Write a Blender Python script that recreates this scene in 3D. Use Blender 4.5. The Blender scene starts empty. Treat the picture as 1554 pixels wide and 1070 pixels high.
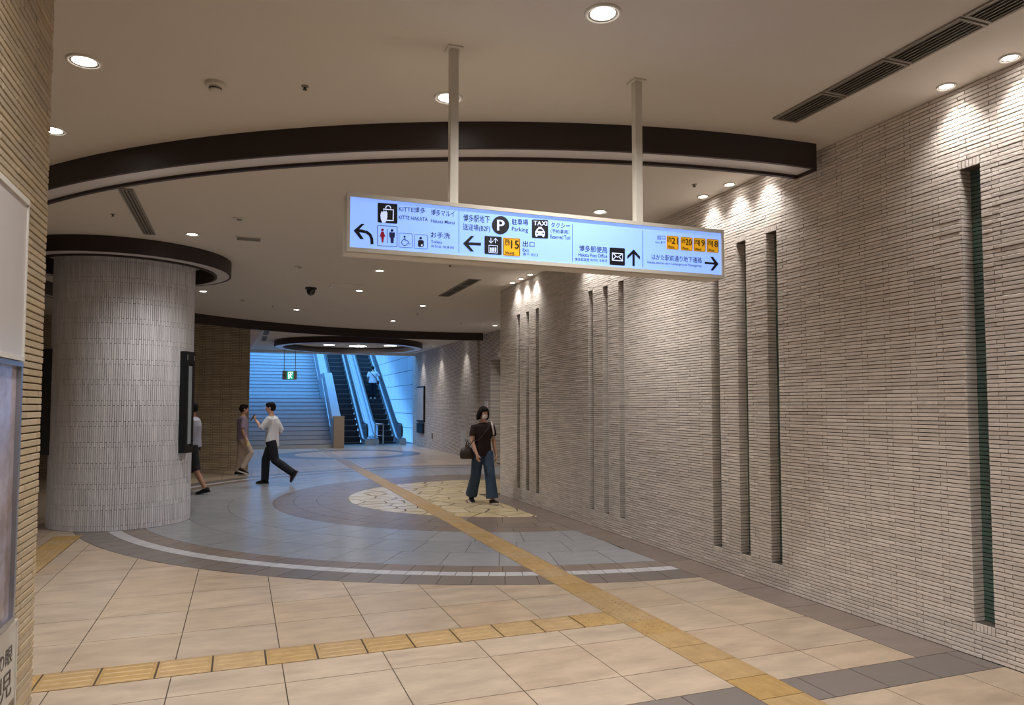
import bpy, bmesh, math, random
from mathutils import Vector, Matrix
R = math.radians
random.seed(7)
sc = bpy.context.scene
col = sc.collection

# ------------------------------------------------------------ camera
FPX, CX, CY, EYE = 1100.0, 777.0, 560.0, 1.6      # the photograph is cropped a little: its axis runs below the middle
PITCH = R(2.9)
YAW = math.atan(412 / FPX * math.cos(PITCH))
cam_d = bpy.data.cameras.new('camera')
cam_d.sensor_width = 36.0
cam_d.lens = FPX / 1554 * 36.0
cam_d.shift_y = (CY - 535.0) / 1554
cam_d.clip_start = 0.05
cam_d.clip_end = 300
cam = bpy.data.objects.new('camera', cam_d)
cam.location = (0, 0, EYE)
cam.rotation_euler = (R(90) + PITCH, 0, -YAW)
col.objects.link(cam)
sc.camera = cam
FW = Vector((math.sin(YAW) * math.cos(PITCH), math.cos(YAW) * math.cos(PITCH), math.sin(PITCH)))
RT = Vector((math.cos(YAW), -math.sin(YAW), 0))
UP = RT.cross(FW)

def ray(x, y):
    return FW + RT * ((x - CX) / FPX) - UP * ((y - CY) / FPX)
def on_y(Y, x, y):                       # point of the vertical plane Y = const seen at a pixel
    d = ray(x, y); t = Y / d.y
    return Vector((d.x * t, Y, EYE + d.z * t))
def pix(p):
    v = Vector(p) - Vector((0, 0, EYE)); c = v.dot(FW)
    if c < 0.1: return None
    return CX + FPX * v.dot(RT) / c, CY - FPX * v.dot(UP) / c, c

# ------------------------------------------------------------ daylight above the open stairwell
world = bpy.data.worlds.new('sky')
sc.world = world
world.use_nodes = True
bg = world.node_tree.nodes['Background']
bg.inputs[0].default_value = (0.14, 0.45, 1.0, 1)
bg.inputs[1].default_value = 3.3

# ------------------------------------------------------------ view
sc.view_settings.view_transform = 'Standard'
sc.view_settings.look = 'None'
sc.view_settings.gamma = 1
sc.view_settings.use_curve_mapping = False
sc.view_settings.exposure = 0.30

LAMP = (1.0, 0.965, 0.92)        # colour of the indoor lamps
P_BIG, P_IN, P_WASH = 14.4, 12.2, 2.6

# ------------------------------------------------------------ materials
M = {}
def srgb(r, g, b):
    f = lambda c: (c / 255 / 12.92) if c / 255 <= 0.04045 else ((c / 255 + 0.055) / 1.055) ** 2.4
    return (f(r), f(g), f(b), 1)

def mat(name, colr, rough=0.6, metal=0.0, emit=0.0, var=0.0, nscale=8.0, nmix=0.0, ncol=None, bump=0.0, bscale=60.0,
        stretch=(1, 1, 1), spec=0.5, alpha=None, trans=0.0, bdist=0.01):
    """procedural material; var = per piece brightness change, nmix = cloudy mix towards ncol, bump = fine relief"""
    m = bpy.data.materials.new(name); m.use_nodes = True
    nt = m.node_tree; N = nt.nodes; L = nt.links
    p = N['Principled BSDF']
    p.inputs['Roughness'].default_value = rough
    p.inputs['Metallic'].default_value = metal
    p.inputs['Specular IOR Level'].default_value = spec
    if trans: p.inputs['Transmission Weight'].default_value = trans
    src = None
    tc = N.new('ShaderNodeTexCoord'); mp = N.new('ShaderNodeMapping')
    geo = N.new('ShaderNodeNewGeometry')
    L.new(geo.outputs['Position'], mp.inputs['Vector'])
    mp.inputs['Scale'].default_value = stretch
    rgb = N.new('ShaderNodeRGB'); rgb.outputs[0].default_value = colr; src = rgb.outputs[0]
    if nmix:
        n = N.new('ShaderNodeTexNoise'); n.inputs['Scale'].default_value = nscale; n.inputs['Detail'].default_value = 6
        n.inputs['Roughness'].default_value = 0.65
        L.new(mp.outputs[0], n.inputs['Vector'])
        rp = N.new('ShaderNodeMapRange'); rp.inputs[1].default_value = 0.35; rp.inputs[2].default_value = 0.68
        rp.inputs[3].default_value = 0; rp.inputs[4].default_value = nmix
        L.new(n.outputs['Fac'], rp.inputs[0])
        mx = N.new('ShaderNodeMix'); mx.data_type = 'RGBA'
        L.new(rp.outputs[0], mx.inputs[0]); L.new(src, mx.inputs[6]); mx.inputs[7].default_value = ncol or (0, 0, 0, 1)
        src = mx.outputs[2]
    if var:
        at = N.new('ShaderNodeAttribute'); at.attribute_name = 'rnd'
        oi = N.new('ShaderNodeObjectInfo')
        ad = N.new('ShaderNodeMath'); ad.operation = 'ADD'
        L.new(at.outputs['Fac'], ad.inputs[0]); L.new(oi.outputs['Random'], ad.inputs[1])
        fr = N.new('ShaderNodeMath'); fr.operation = 'FRACT'; L.new(ad.outputs[0], fr.inputs[0])
        mr = N.new('ShaderNodeMapRange'); mr.inputs[3].default_value = 1 - var; mr.inputs[4].default_value = 1 + var
        L.new(fr.outputs[0], mr.inputs[0])
        hs = N.new('ShaderNodeHueSaturation'); L.new(mr.outputs[0], hs.inputs['Value']); L.new(src, hs.inputs['Color'])
        mr2 = N.new('ShaderNodeMapRange'); mr2.inputs[3].default_value = 0.9; mr2.inputs[4].default_value = 1.1
        ml = N.new('ShaderNodeMath'); ml.operation = 'MULTIPLY'; ml.inputs[1].default_value = 7.31
        f2 = N.new('ShaderNodeMath'); f2.operation = 'FRACT'
        L.new(fr.outputs[0], ml.inputs[0]); L.new(ml.outputs[0], f2.inputs[0]); L.new(f2.outputs[0], mr2.inputs[0])
        L.new(mr2.outputs[0], hs.inputs['Saturation'])
        src = hs.outputs[0]
    L.new(src, p.inputs['Base Color'])
    if bump:
        n2 = N.new('ShaderNodeTexNoise'); n2.inputs['Scale'].default_value = bscale; n2.inputs['Detail'].default_value = 4
        L.new(mp.outputs[0], n2.inputs['Vector'])
        b = N.new('ShaderNodeBump'); b.inputs['Strength'].default_value = bump; b.inputs['Distance'].default_value = bdist
        L.new(n2.outputs['Fac'], b.inputs['Height']); L.new(b.outputs[0], p.inputs['Normal'])
    if emit:
        L.new(src, p.inputs['Emission Color']); p.inputs['Emission Strength'].default_value = emit
    M[name] = m
    return m

mat('ceiling_paint', srgb(211, 203, 192), 0.9)
mat('brick', srgb(224, 214, 206), 0.85, var=0.11, nmix=0.5, nscale=14, ncol=srgb(204, 192, 183), bump=0.75, bscale=70, bdist=0.006)
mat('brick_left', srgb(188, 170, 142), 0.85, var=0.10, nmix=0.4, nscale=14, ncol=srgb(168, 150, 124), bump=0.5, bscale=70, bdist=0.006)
mat('mortar', srgb(92, 84, 78), 0.95)
mat('green_tile', srgb(84, 106, 98), 0.6, var=0.14, bump=0.3, bscale=60, bdist=0.004)
mat('column_tile', srgb(222, 221, 228), 0.5, var=0.12, nmix=0.4, nscale=20, ncol=srgb(204, 202, 211), bump=0.25, bscale=50, bdist=0.004)
mat('column_joint', srgb(104, 100, 102), 0.95)
mat('ring_dark', srgb(44, 31, 30), 0.5)
mat('ring_pale', srgb(216, 211, 212), 0.3)
mat('cream_stone', srgb(188, 169, 148), 0.30, var=0.035, nmix=0.9, nscale=2.6, ncol=srgb(158, 140, 123), stretch=(1, 2.6, 1), bump=0.03, bscale=12)
mat('blue_stone', srgb(148, 150, 156), 0.26, var=0.07, nmix=0.5, nscale=4.0, ncol=srgb(124, 126, 134), stretch=(1, 2.0, 1))
mat('brown_stone', srgb(130, 116, 108), 0.30, var=0.10, nmix=0.6, nscale=4.0, ncol=srgb(106, 94, 88), stretch=(1, 2.0, 1))
mat('dark_stone', srgb(116, 109, 106), 0.30, var=0.10, nmix=0.6, nscale=4.0, ncol=srgb(112, 100, 94), stretch=(1, 2.0, 1))
mat('white_stone', srgb(188, 188, 194), 0.28, var=0.07, nmix=0.3, nscale=5.0, ncol=srgb(170, 170, 176))
mat('crazy_stone', srgb(206, 188, 150), 0.25, var=0.08, nmix=0.5, nscale=5.0, ncol=srgb(186, 166, 128))
mat('grout', srgb(74, 64, 56), 0.9)
mat('tactile', srgb(172, 142, 96), 0.45, var=0.05, nmix=0.7, nscale=9, ncol=srgb(148, 119, 78))
mat('white_paint', srgb(226, 220, 208), 0.5)
mat('sign_frame', srgb(206, 200, 188), 0.45)
mat('vent_metal', srgb(138, 131, 120), 0.55, metal=0.2)
mat('louvre_grey', srgb(124, 117, 106), 0.6)
mat('vent_dark', srgb(34, 30, 27), 0.8)
mat('trim_white', srgb(222, 218, 210), 0.4)
mat('lamp_glow', (1.0, 0.95, 0.88, 1), emit=14.0)
mat('lamp_reflector', srgb(235, 232, 226), 0.15, metal=0.9)
mat('black_plastic', srgb(26, 25, 26), 0.35)
mat('black_metal', srgb(40, 42, 46), 0.3, metal=0.6)
mat('steel', srgb(186, 190, 196), 0.28, metal=0.9)
mat('steel_soft', srgb(196, 205, 212), 0.35, metal=0.55)
mat('esc_black', srgb(30, 31, 36), 0.45)
mat('rubber', srgb(18, 18, 20), 0.45)
mat('granite', srgb(176, 160, 142), 0.5, nmix=0.9, nscale=70, ncol=srgb(140, 120, 104))
mat('stair_stone', srgb(198, 199, 202), 0.30, var=0.06, nmix=0.4, nscale=5, ncol=srgb(178, 179, 183))
mat('nosing_grey', srgb(120, 120, 124), 0.6)
mat('blue_panel', srgb(156, 162, 172), 0.35, var=0.06, nmix=0.3, nscale=3, ncol=srgb(140, 146, 156))
mat('joint_dark', srgb(84, 84, 86), 0.9)
mat('sign_glow', srgb(134, 170, 255), 0.3, emit=0.8)
mat('ink', srgb(16, 16, 24), 0.5)
mat('ink_blue', srgb(30, 36, 96), 0.5)
mat('ink_red', srgb(190, 20, 50), 0.5)
mat('icon_pale', srgb(196, 210, 250), 0.5, emit=0.6)
mat('exit_yellow', srgb(232, 168, 28), 0.45, emit=0.35)
mat('exit_green', srgb(0, 168, 140), 0.4, emit=0.8)
mat('exit_white', srgb(236, 246, 240), 0.4, emit=0.8)
mat('board_white', srgb(206, 200, 196), 0.25)
mat('map_print', srgb(196, 188, 200), 0.12, nmix=1.0, nscale=5.0, ncol=srgb(148, 130, 128), spec=0.6)
mat('poster_white', srgb(208, 204, 196), 0.35)
mat('poster_brown', srgb(140, 122, 100), 0.4, nmix=0.7, nscale=22, ncol=srgb(104, 86, 68))
mat('poster_ink', srgb(82, 76, 74), 0.5)
mat('case_glass', srgb(22, 26, 30), 0.06, spec=0.8)
mat('case_light', srgb(150, 160, 168), 0.3)
mat('door_paint', srgb(146, 132, 122), 0.6)
mat('skin', srgb(206, 160, 136), 0.55)
mat('skin_tan', srgb(176, 130, 106), 0.55)
mat('hair', srgb(20, 16, 16), 0.75, spec=0.2, bump=0.4, bscale=90, stretch=(4, 4, 0.6))
mat('lips', srgb(160, 96, 88), 0.5)
mat('eye_white', srgb(226, 222, 216), 0.3)
mat('mask_cloth', srgb(226, 218, 220), 0.8)
mat('tee_brown', srgb(40, 24, 23), 0.9, bump=0.2, bscale=40)
mat('denim', srgb(58, 78, 104), 0.9, nmix=0.5, nscale=9, ncol=srgb(44, 58, 82), bump=0.2, bscale=150)
mat('shirt_white', srgb(222, 222, 230), 0.85, bump=0.25, bscale=14, bdist=0.02)
mat('navy', srgb(17, 18, 32), 0.9)
mat('purple_cloth', srgb(150, 132, 148), 0.9, nmix=0.6, nscale=30, ncol=srgb(122, 106, 124), stretch=(0.2, 0.2, 3))
mat('khaki', srgb(186, 168, 154), 0.9)
mat('grey_shirt', srgb(168, 170, 186), 0.9)
mat('black_cloth', srgb(24, 22, 24), 0.9)
mat('leather', srgb(54, 40, 38), 0.5, nmix=0.6, nscale=30, ncol=srgb(36, 27, 26))
mat('sole_white', srgb(206, 200, 196), 0.6)
mat('yellow_thing', srgb(214, 202, 140), 0.7)
mat('red_lamp', srgb(200, 24, 34), 0.3, emit=0.6)

# brick courses for walls too far off to tell the bricks apart
def far_brick(name, axis, c1, c2, cm):
    m = bpy.data.materials.new(name); m.use_nodes = True
    nt = m.node_tree; N = nt.nodes; L = nt.links; p = N['Principled BSDF']; p.inputs['Roughness'].default_value = 0.85
    geo = N.new('ShaderNodeNewGeometry'); sx = N.new('ShaderNodeSeparateXYZ'); cb = N.new('ShaderNodeCombineXYZ')
    L.new(geo.outputs['Position'], sx.inputs[0])
    L.new(sx.outputs[axis], cb.inputs[0]); L.new(sx.outputs[2], cb.inputs[1])
    b = N.new('ShaderNodeTexBrick'); b.inputs['Scale'].default_value = 1.0
    b.inputs['Brick Width'].default_value = 0.21; b.inputs['Row Height'].default_value = 0.0272 * 1.5
    b.inputs['Mortar Size'].default_value = 0.005; b.inputs['Color1'].default_value = c1
    b.inputs['Color2'].default_value = c2; b.inputs['Mortar'].default_value = cm; b.offset = 0.25
    L.new(cb.outputs[0], b.inputs['Vector']); L.new(b.outputs['Color'], p.inputs['Base Color'])
    bp = N.new('ShaderNodeBump'); bp.inputs['Strength'].default_value = 0.6; bp.inputs['Distance'].default_value = 0.01
    iv = N.new('ShaderNodeMath'); iv.operation = 'SUBTRACT'; iv.inputs[0].default_value = 1
    L.new(b.outputs['Fac'], iv.inputs[1]); L.new(iv.outputs[0], bp.inputs['Height']); L.new(bp.outputs[0], p.inputs['Normal'])
    M[name] = m
BRK = (srgb(224, 214, 206), srgb(204, 192, 183), srgb(92, 84, 78))
far_brick('far_brick_y', 1, *BRK)
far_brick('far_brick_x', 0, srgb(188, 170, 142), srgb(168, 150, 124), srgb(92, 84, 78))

# far floor, tiles too small to tell apart
def far_floor():
    m = bpy.data.materials.new('far_paving'); m.use_nodes = True
    nt = m.node_tree; N = nt.nodes; L = nt.links; p = N['Principled BSDF']; p.inputs['Roughness'].default_value = 0.28
    geo = N.new('ShaderNodeNewGeometry')
    b = N.new('ShaderNodeTexBrick'); b.inputs['Scale'].default_value = 1.0
    b.inputs['Brick Width'].default_value = 0.62; b.inputs['Row Height'].default_value = 0.6; b.offset = 0.0
    b.inputs['Mortar Size'].default_value = 0.006; b.inputs['Color1'].default_value = srgb(206, 186, 164)
    b.inputs['Color2'].default_value = srgb(190, 170, 150); b.inputs['Mortar'].default_value = srgb(110, 98, 88)
    L.new(geo.outputs['Position'], b.inputs['Vector']); L.new(b.outputs['Color'], p.inputs['Base Color'])
    M['far_paving'] = m
far_floor()

# ------------------------------------------------------------ mesh builder
class MB:
    def __init__(s): s.v = []; s.f = []; s.r = []
    def add(s, vs, fs, rnd=0.0):
        o = len(s.v); s.v += [tuple(v) for v in vs]
        for f in fs: s.f.append([i + o for i in f]); s.r.append(rnd)
    def box(s, x0, x1, y0, y1, z0, z1, rnd=0.0):
        s.add([(x0, y0, z0), (x1, y0, z0), (x1, y1, z0), (x0, y1, z0), (x0, y0, z1), (x1, y0, z1), (x1, y1, z1), (x0, y1, z1)],
              [(0, 3, 2, 1), (4, 5, 6, 7), (0, 1, 5, 4), (1, 2, 6, 5), (2, 3, 7, 6), (3, 0, 4, 7)], rnd)
    def prism(s, poly, z0, z1, rnd=0.0, xf=None):
        n = len(poly); vs = [(x, y, z0) for x, y in poly] + [(x, y, z1) for x, y in poly]
        if xf: vs = [xf(v) for v in vs]
        s.add(vs, [list(range(n))[::-1], list(range(n, 2 * n))] + [(i, (i + 1) % n, n + (i + 1) % n, n + i) for i in range(n)], rnd)
    def prism_axis(s, poly, a0, a1, axis='x', rnd=0.0):     # polygon in the other two coordinates, swept along axis
        f = {'x': lambda p, a: (a, p[0], p[1]), 'y': lambda p, a: (p[0], a, p[1])}[axis]
        n = len(poly); vs = [f(p, a0) for p in poly] + [f(p, a1) for p in poly]
        s.add(vs, [list(range(n))[::-1], list(range(n, 2 * n))] + [(i, (i + 1) % n, n + (i + 1) % n, n + i) for i in range(n)], rnd)
    def loft(s, rings, rnd=0.0, cap=True):
        n = len(rings[0]); vs = [p for r in rings for p in r]; fs = []
        for k in range(len(rings) - 1):
            for i in range(n):
                j = (i + 1) % n
                fs.append((k * n + i, k * n + j, (k + 1) * n + j, (k + 1) * n + i))
        if cap:
            fs.append(list(range(n))[::-1]); fs.append([(len(rings) - 1) * n + i for i in range(n)])
        s.add(vs, fs, rnd)
    def lathe(s, prof, c=(0, 0, 0), seg=24, a0=0.0, a1=360.0, cap=False):
        full = abs(a1 - a0) >= 359.9; n = seg if full else seg + 1
        rows = []
        for r, z in prof:
            rows.append([(c[0] + r * math.cos(R(a0 + (a1 - a0) * i / seg)), c[1] + r * math.sin(R(a0 + (a1 - a0) * i / seg)), c[2] + z) for i in range(n)])
        vs = [p for r in rows for p in r]; fs = []
        for k in range(len(rows) - 1):
            for i in range(seg):
                j = (i + 1) % n
                fs.append((k * n + i, k * n + j, (k + 1) * n + j, (k + 1) * n + i))
        if cap:
            fs.append(list(range(n))[::-1]); fs.append([(len(rows) - 1) * n + i for i in range(n)])
        s.add(vs, fs)
    def tube(s, pts, rad, seg=8, ry=None, ref=None):
        pts = [Vector(p) for p in pts]; rad = rad if isinstance(rad, (list, tuple)) else [rad] * len(pts)
        ry = ry if isinstance(ry, (list, tuple)) else ([ry] * len(pts) if ry else rad)
        rings = []; last = None
        for i, p in enumerate(pts):
            d = (pts[min(i + 1, len(pts) - 1)] - pts[max(i - 1, 0)]).normalized()
            u = Vector(ref) if ref else (last if last else (Vector((1, 0, 0)) if abs(d.x) < 0.8 else Vector((0, 1, 0))))
            u = (u - d * u.dot(d)).normalized(); w = d.cross(u); last = u
            rings.append([p + u * rad[i] * math.cos(2 * math.pi * k / seg) + w * ry[i] * math.sin(2 * math.pi * k / seg) for k in range(seg)])
        s.loft(rings)
    def ball(s, c, rx, ry, rz, seg=14, rot=None):
        rows = seg // 2 + 1; rings = []
        for k in range(rows):
            t = math.pi * (k + 0.001) / (rows - 1 + 0.002)
            ring = []
            for i in range(seg):
                a = 2 * math.pi * i / seg
                p = Vector((rx * math.sin(t) * math.cos(a), ry * math.sin(t) * math.sin(a), -rz * math.cos(t)))
                if rot: p = rot @ p
                ring.append(p + Vector(c))
            rings.append(ring)
        s.loft(rings)
    def mesh(s, name, smooth=False):
        me = bpy.data.meshes.new(name); me.from_pydata(s.v, [], s.f)
        if any(s.r):
            a = me.attributes.new('rnd', 'FLOAT', 'FACE'); a.data.foreach_set('value', s.r)
        if smooth: me.polygons.foreach_set('use_smooth', [True] * len(me.polygons))
        return me
    def build(s, name, m, parent=None, smooth=False, fix=False):
        if parent:
            o = parent.get('origin', None)
            if o: s.v = [(x - o[0], y - o[1], z - o[2]) for x, y, z in s.v]
        me = s.mesh(name, smooth)
        if fix:
            b = bmesh.new(); b.from_mesh(me); bmesh.ops.recalc_face_normals(b, faces=b.faces); b.to_mesh(me); b.free()
        me.materials.append(M[m])
        ob = bpy.data.objects.new(name, me); col.objects.link(ob)
        if parent: ob.parent = parent
        return ob

def tag(o, label=None, cat=None, group=None, kind=None):
    if label: o['label'] = label
    if cat: o['category'] = cat
    if group: o['group'] = group
    if kind: o['kind'] = kind
    return o
ORIG = {}
def empty(name, loc=(0, 0, 0), label=None, cat=None, group=None, kind=None, rz=0.0):
    o = bpy.data.objects.new(name, None); col.objects.link(o)
    o.location = loc; o.rotation_euler = (0, 0, rz); o.empty_display_size = 0.1
    return tag(o, label, cat, group, kind)
def put(mb, name, m, parent=None, smooth=False, fix=False):   # mesh given in world coordinates under a parent
    if parent:
        l = parent.location
        if parent.parent: l = l + parent.parent.location
        mb.v = [(x - l.x, y - l.y, z - l.z) for x, y, z in mb.v]
    return mb.build(name, m, parent, smooth, fix)
def struct(mb, name, m, parent=None, fix=False):
    o = put(mb, name, m, parent, fix=fix)
    if not parent: o['kind'] = 'structure'
    return o
def inst(name, me, loc, parent, rz=0.0):
    o = bpy.data.objects.new(name, me); col.objects.link(o)
    l = Vector(loc)
    if parent: o.parent = parent; l = l - parent.location
    o.location = l; o.rotation_euler = (0, 0, rz)
    return o
def one(f):
    mb = MB(); f(mb); return mb

CEIL = 3.70
WALL_X = 4.42
CC = (4.42, 12.42)                       # centre of the round hall

# ------------------------------------------------------------ shell
tag(put(one(lambda b: b.box(-9.5, 8.5, -4, 30.0, -0.3, -0.006)), 'floor', 'grout'), kind='structure')
FLOOR = bpy.data.objects['floor']
ceil = MB(); ceil.box(-9.5, 8.5, -4, 28.7, CEIL, CEIL + 0.35)
tag(put(ceil, 'ceiling', 'ceiling_paint'), kind='structure')
CEILING = bpy.data.objects['ceiling']
struct(one(lambda b: b.box(-9.5, 8.5, -4.3, -4, -0.3, CEIL + 0.3)), 'wall_behind', 'white_paint')
struct(one(lambda b: b.box(-9.8, -9.5, -4, 30, -0.3, CEIL + 0.3)), 'wall_far_left', 'far_brick_y')
struct(one(lambda b: b.box(-9.5, 0.20, 19.3, 19.9, -0.3, CEIL + 0.1)), 'wall_back', 'far_brick_x')
struct(one(lambda b: b.box(-1.3, -0.98, 19.10, 19.32, -0.1, CEIL)), 'wall_pier', 'far_brick_x')
struct(one(lambda b: b.box(-0.2, 0.20, 19.9, 28.2, -0.3, CEIL + 0.1)), 'wall_passage_left', 'far_brick_y')
struct(one(lambda b: (b.box(6.60, 8.5, 20.6, 29.2, -0.3, CEIL + 0.1))), 'wall_passage_right', 'far_brick_y')
wr = MB()                                # darker set-back piece with the doorway
wr.box(6.66, 8.5, 19.55, 20.6, -0.3, CEIL + 0.1); wr.box(6.66, 8.5, 12.4, 17.6, -0.3, CEIL + 0.1); wr.box(6.66, 8.5, 17.6, 19.55, 2.92, CEIL + 0.1)
struct(wr, 'wall_recess', 'far_brick_y')
d1 = struct(one(lambda b: b.box(7.02, 7.08, 17.6, 19.55, 0, 2.92)), 'door_1', 'door_paint')
put(one(lambda b: (b.box(6.98, 7.03, 17.6, 17.68, 0, 2.92), b.box(6.98, 7.03, 19.47, 19.55, 0, 2.92), b.box(6.98, 7.03, 18.54, 18.6, 0, 2.92), b.box(6.98, 7.03, 17.6, 19.55, 2.84, 2.92))), 'door_frame', 'door_paint', d1)
put(one(lambda b: b.tube([(6.96, 18.46, 0.85), (6.94, 18.46, 0.9), (6.94, 18.46, 1.2), (6.96, 18.46, 1.25)], 0.012)), 'door_handle', 'steel', d1)

# ------------------------------------------------------------ brick walls
COURSE, BLEN = 0.0272, 0.21
BH = COURSE - 0.0052
NICHES = []
for far in (3.39, 6.12, 8.86, 11.59):
    for k in range(3):
        y1 = far - 0.42 * k; NICHES.append((y1 - 0.15, y1))
NZ0, NZ1 = 0.2176, 0.2176 + 108 * COURSE     # niche bottom and top
ND = 0.10
mesh_cache = {}
def brick_mesh(L, ax, depth=0.014):
    """a rough-edged brick, length L along axis ax ('y' wall facing -x, 'Y' wall facing +x, 'x' wall facing +y)"""
    key = (round(L, 4), ax)
    if key in mesh_cache: return mesh_cache[key]
    h = BH / 2; l = L / 2; c = 0.002
    pr = [(-depth, l, h), (0 - 0, l, h)]
    vs = [(0.0, -l, -h), (0.0, l, -h), (0.0, l, h), (0.0, -l, h),
          (-depth + c, -l, -h), (-depth + c, l, -h), (-depth + c, l, h), (-depth + c, -l, h),
          (-depth, -l + c, -h + c), (-depth, l - c, -h + c), (-depth, l - c, h - c), (-depth, -l + c, h - c)]
    fs = [(0, 1, 5, 4), (1, 2, 6, 5), (2, 3, 7, 6), (3, 0, 4, 7), (4, 5, 9, 8), (5, 6, 10, 9), (6, 7, 11, 10), (7, 4, 8, 11), (8, 9, 10, 11)]
    if ax == 'Y': vs = [(-x, -y, z) for x, y, z in vs]
    if ax == 'x': vs = [(y, -x, z) for x, y, z in vs]
    mesh_cache[key] = (vs, fs)
    return mesh_cache[key]

def wall_bricks(parent, bricks, matname, nmax=300):
    """bricks: (cx, cy, cz, L, ax); the largest in view become objects, the rest one joined part"""
    vis = []
    for i, b in enumerate(bricks):
        q = pix(b[:3])
        if q and -5 < q[0] < 1560 and -5 < q[1] < 1075: vis.append((q[2] / max(b[3], 0.05) ** 0.5, i))
    vis.sort(); single = set(i for _, i in vis[:nmax])
    data = {}; rest = MB()
    for i, (x, y, z, L, ax) in enumerate(bricks):
        vs, fs = brick_mesh(L, ax)
        j = random.uniform(-0.0016, 0.0016)
        x2 = x + (j if ax in 'yY' else 0); y2 = y + (j if ax == 'x' else 0)
        if i in single:
            k = (round(L, 4), ax)
            if k not in data:
                mb = MB(); mb.add(vs, fs); data[k] = mb.mesh('brick'); data[k].materials.append(M[matname])
            inst('brick', data[k], (x2, y2, z), parent)
        else:
            rest.add([(vx + x2, vy + y2, vz + z) for vx, vy, vz in vs], fs, random.uniform(0.01, 1))
    o = put(rest, 'brickwork', matname, parent); o['kind'] = 'stuff'

def row_bricks(a0, a1, off, holes):
    """intervals of the bricks of one course between a0 and a1, cut out at the holes"""
    out = []; k = math.floor((a0 - off) / BLEN)
    while off + k * BLEN < a1:
        s, e = max(a0, off + k * BLEN), min(a1, off + (k + 1) * BLEN); k += 1
        segs = [(s, e)]
        for h0, h1 in holes:
            ns = []
            for p, q in segs:
                if q <= h0 or p >= h1: ns.append((p, q))
                else:
                    if p < h0: ns.append((p, h0))
                    if q > h1: ns.append((h1, q))
            segs = ns
        out += [(p, q) for p, q in segs if q - p > 0.012]
    return out

# long wall on the right with its slots
wall = MB()
bx0 = WALL_X + 0.012
Y0, Y1 = 1.2, 12.42
edges = sorted(NICHES)
cur = -4.0
for n0, n1 in edges + [(Y1, Y1)]:
    wall.box(bx0, bx0 + 0.4, cur, n0, -0.3, CEIL + 0.1)
    if n1 > n0:
        wall.box(bx0, bx0 + 0.4, n0, n1, -0.3, NZ0); wall.box(bx0, bx0 + 0.4, n0, n1, NZ1, CEIL + 0.1)
        wall.box(WALL_X + ND + 0.012, bx0 + 0.4, n0, n1, NZ0, NZ1)
    cur = n1
wall.box(bx0 + 0.4, 8.5, Y1 - 0.4, Y1, -0.3, CEIL + 0.1)
WALL = struct(wall, 'wall_right', 'mortar')
bricks = []
nrow = int(CEIL / COURSE) + 1
SOLD = 2 * COURSE
for r in range(nrow):
    z = (r + 0.5) * COURSE
    holes = []
    if NZ0 - SOLD < z < NZ1 + SOLD: holes = NICHES
    for p, q in row_bricks(Y0, Y1 - 0.002, 3.80 + (0.0 if r % 2 else -0.05), holes):
        bricks.append((WALL_X + 0.014, (p + q) / 2, z, q - p - 0.004, 'y'))
wall_bricks(WALL, bricks, 'brick')
# far end of that wall, facing the passage
endb = []
for r in range(nrow):
    for p, q in row_bricks(WALL_X, 6.7, 4.37 + (0.0 if r % 2 else -0.05), []):
        endb.append(((p + q) / 2, Y1 - 0.002, (r + 0.5) * COURSE, q - p - 0.004, 'x'))
mb = MB()
for x, y, z, L, ax in endb:
    vs, fs = brick_mesh(L, ax); mb.add([(a + x, b + y, c + z) for a, b, c in vs], fs, random.uniform(0.01, 1))
o = put(mb, 'brick_return', 'brick', WALL); o['kind'] = 'stuff'
# linings of the slots
sold = MB(); sold.box(-0.014, 0, -0.0105, 0.0105, -SOLD / 2 + 0.003, SOLD / 2 - 0.003)
sold_me = sold.mesh('soldier_brick'); sold_me.materials.append(M['brick'])
for n0, n1 in NICHES:
    rev, back = MB(), MB()
    for r in range(108):
        z0 = NZ0 + r * COURSE + 0.0026; z1 = z0 + BH
        j = random.uniform(-0.001, 0.001)
        rev.box(WALL_X + 0.002, WALL_X + ND, n1 - 0.012 + j, n1 + 0.02, z0, z1, random.uniform(0.01, 1))
        rev.box(WALL_X + 0.002, WALL_X + ND, n0 - 0.02, n0 + 0.002 + j, z0, z1, random.uniform(0.01, 1))
        back.box(WALL_X + ND - 0.004 + j, WALL_X + ND + 0.02, n0, n1, z0 + 0.001, z1, random.uniform(0.01, 1))
    o = put(rev, 'slot_reveal', 'brick', WALL); o['kind'] = 'stuff'
    o = put(back, 'slot_tiling', 'green_tile', WALL); o['kind'] = 'stuff'; o['label'] = 'dark green tiles at the back of the slot'
    for zc in (NZ0 - SOLD / 2, NZ1 + SOLD / 2):
        for k in range(6):
            inst('soldier_brick', sold_me, (WALL_X + 0.014 + random.uniform(-.001, .001), n0 + (k + 0.5) * 0.025, zc), WALL)

# end of the wall on the left beside the camera
LX, LY = -0.75, 3.40
wl = MB(); wl.box(LX - 0.55, LX - 0.012, -4, LY - 0.012, -0.3, CEIL + 0.1)
WLEFT = struct(wl, 'wall_left', 'mortar')
bricks = []
for r in range(nrow):
    z = (r + 0.5) * COURSE
    for p, q in row_bricks(1.2, LY - 0.001, 3.40 + (0.0 if r % 2 else -0.05), []):
        bricks.append((LX - 0.014, (p + q) / 2, z, q - p - 0.004, 'Y'))
    for p, q in row_bricks(LX - 0.55, LX - 0.014, LX + (0.0 if r % 2 else -0.05), []):
        bricks.append(((p + q) / 2, LY - 0.014, z, q - p - 0.004, 'x'))
wall_bricks(WLEFT, bricks, 'brick_left')

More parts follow.
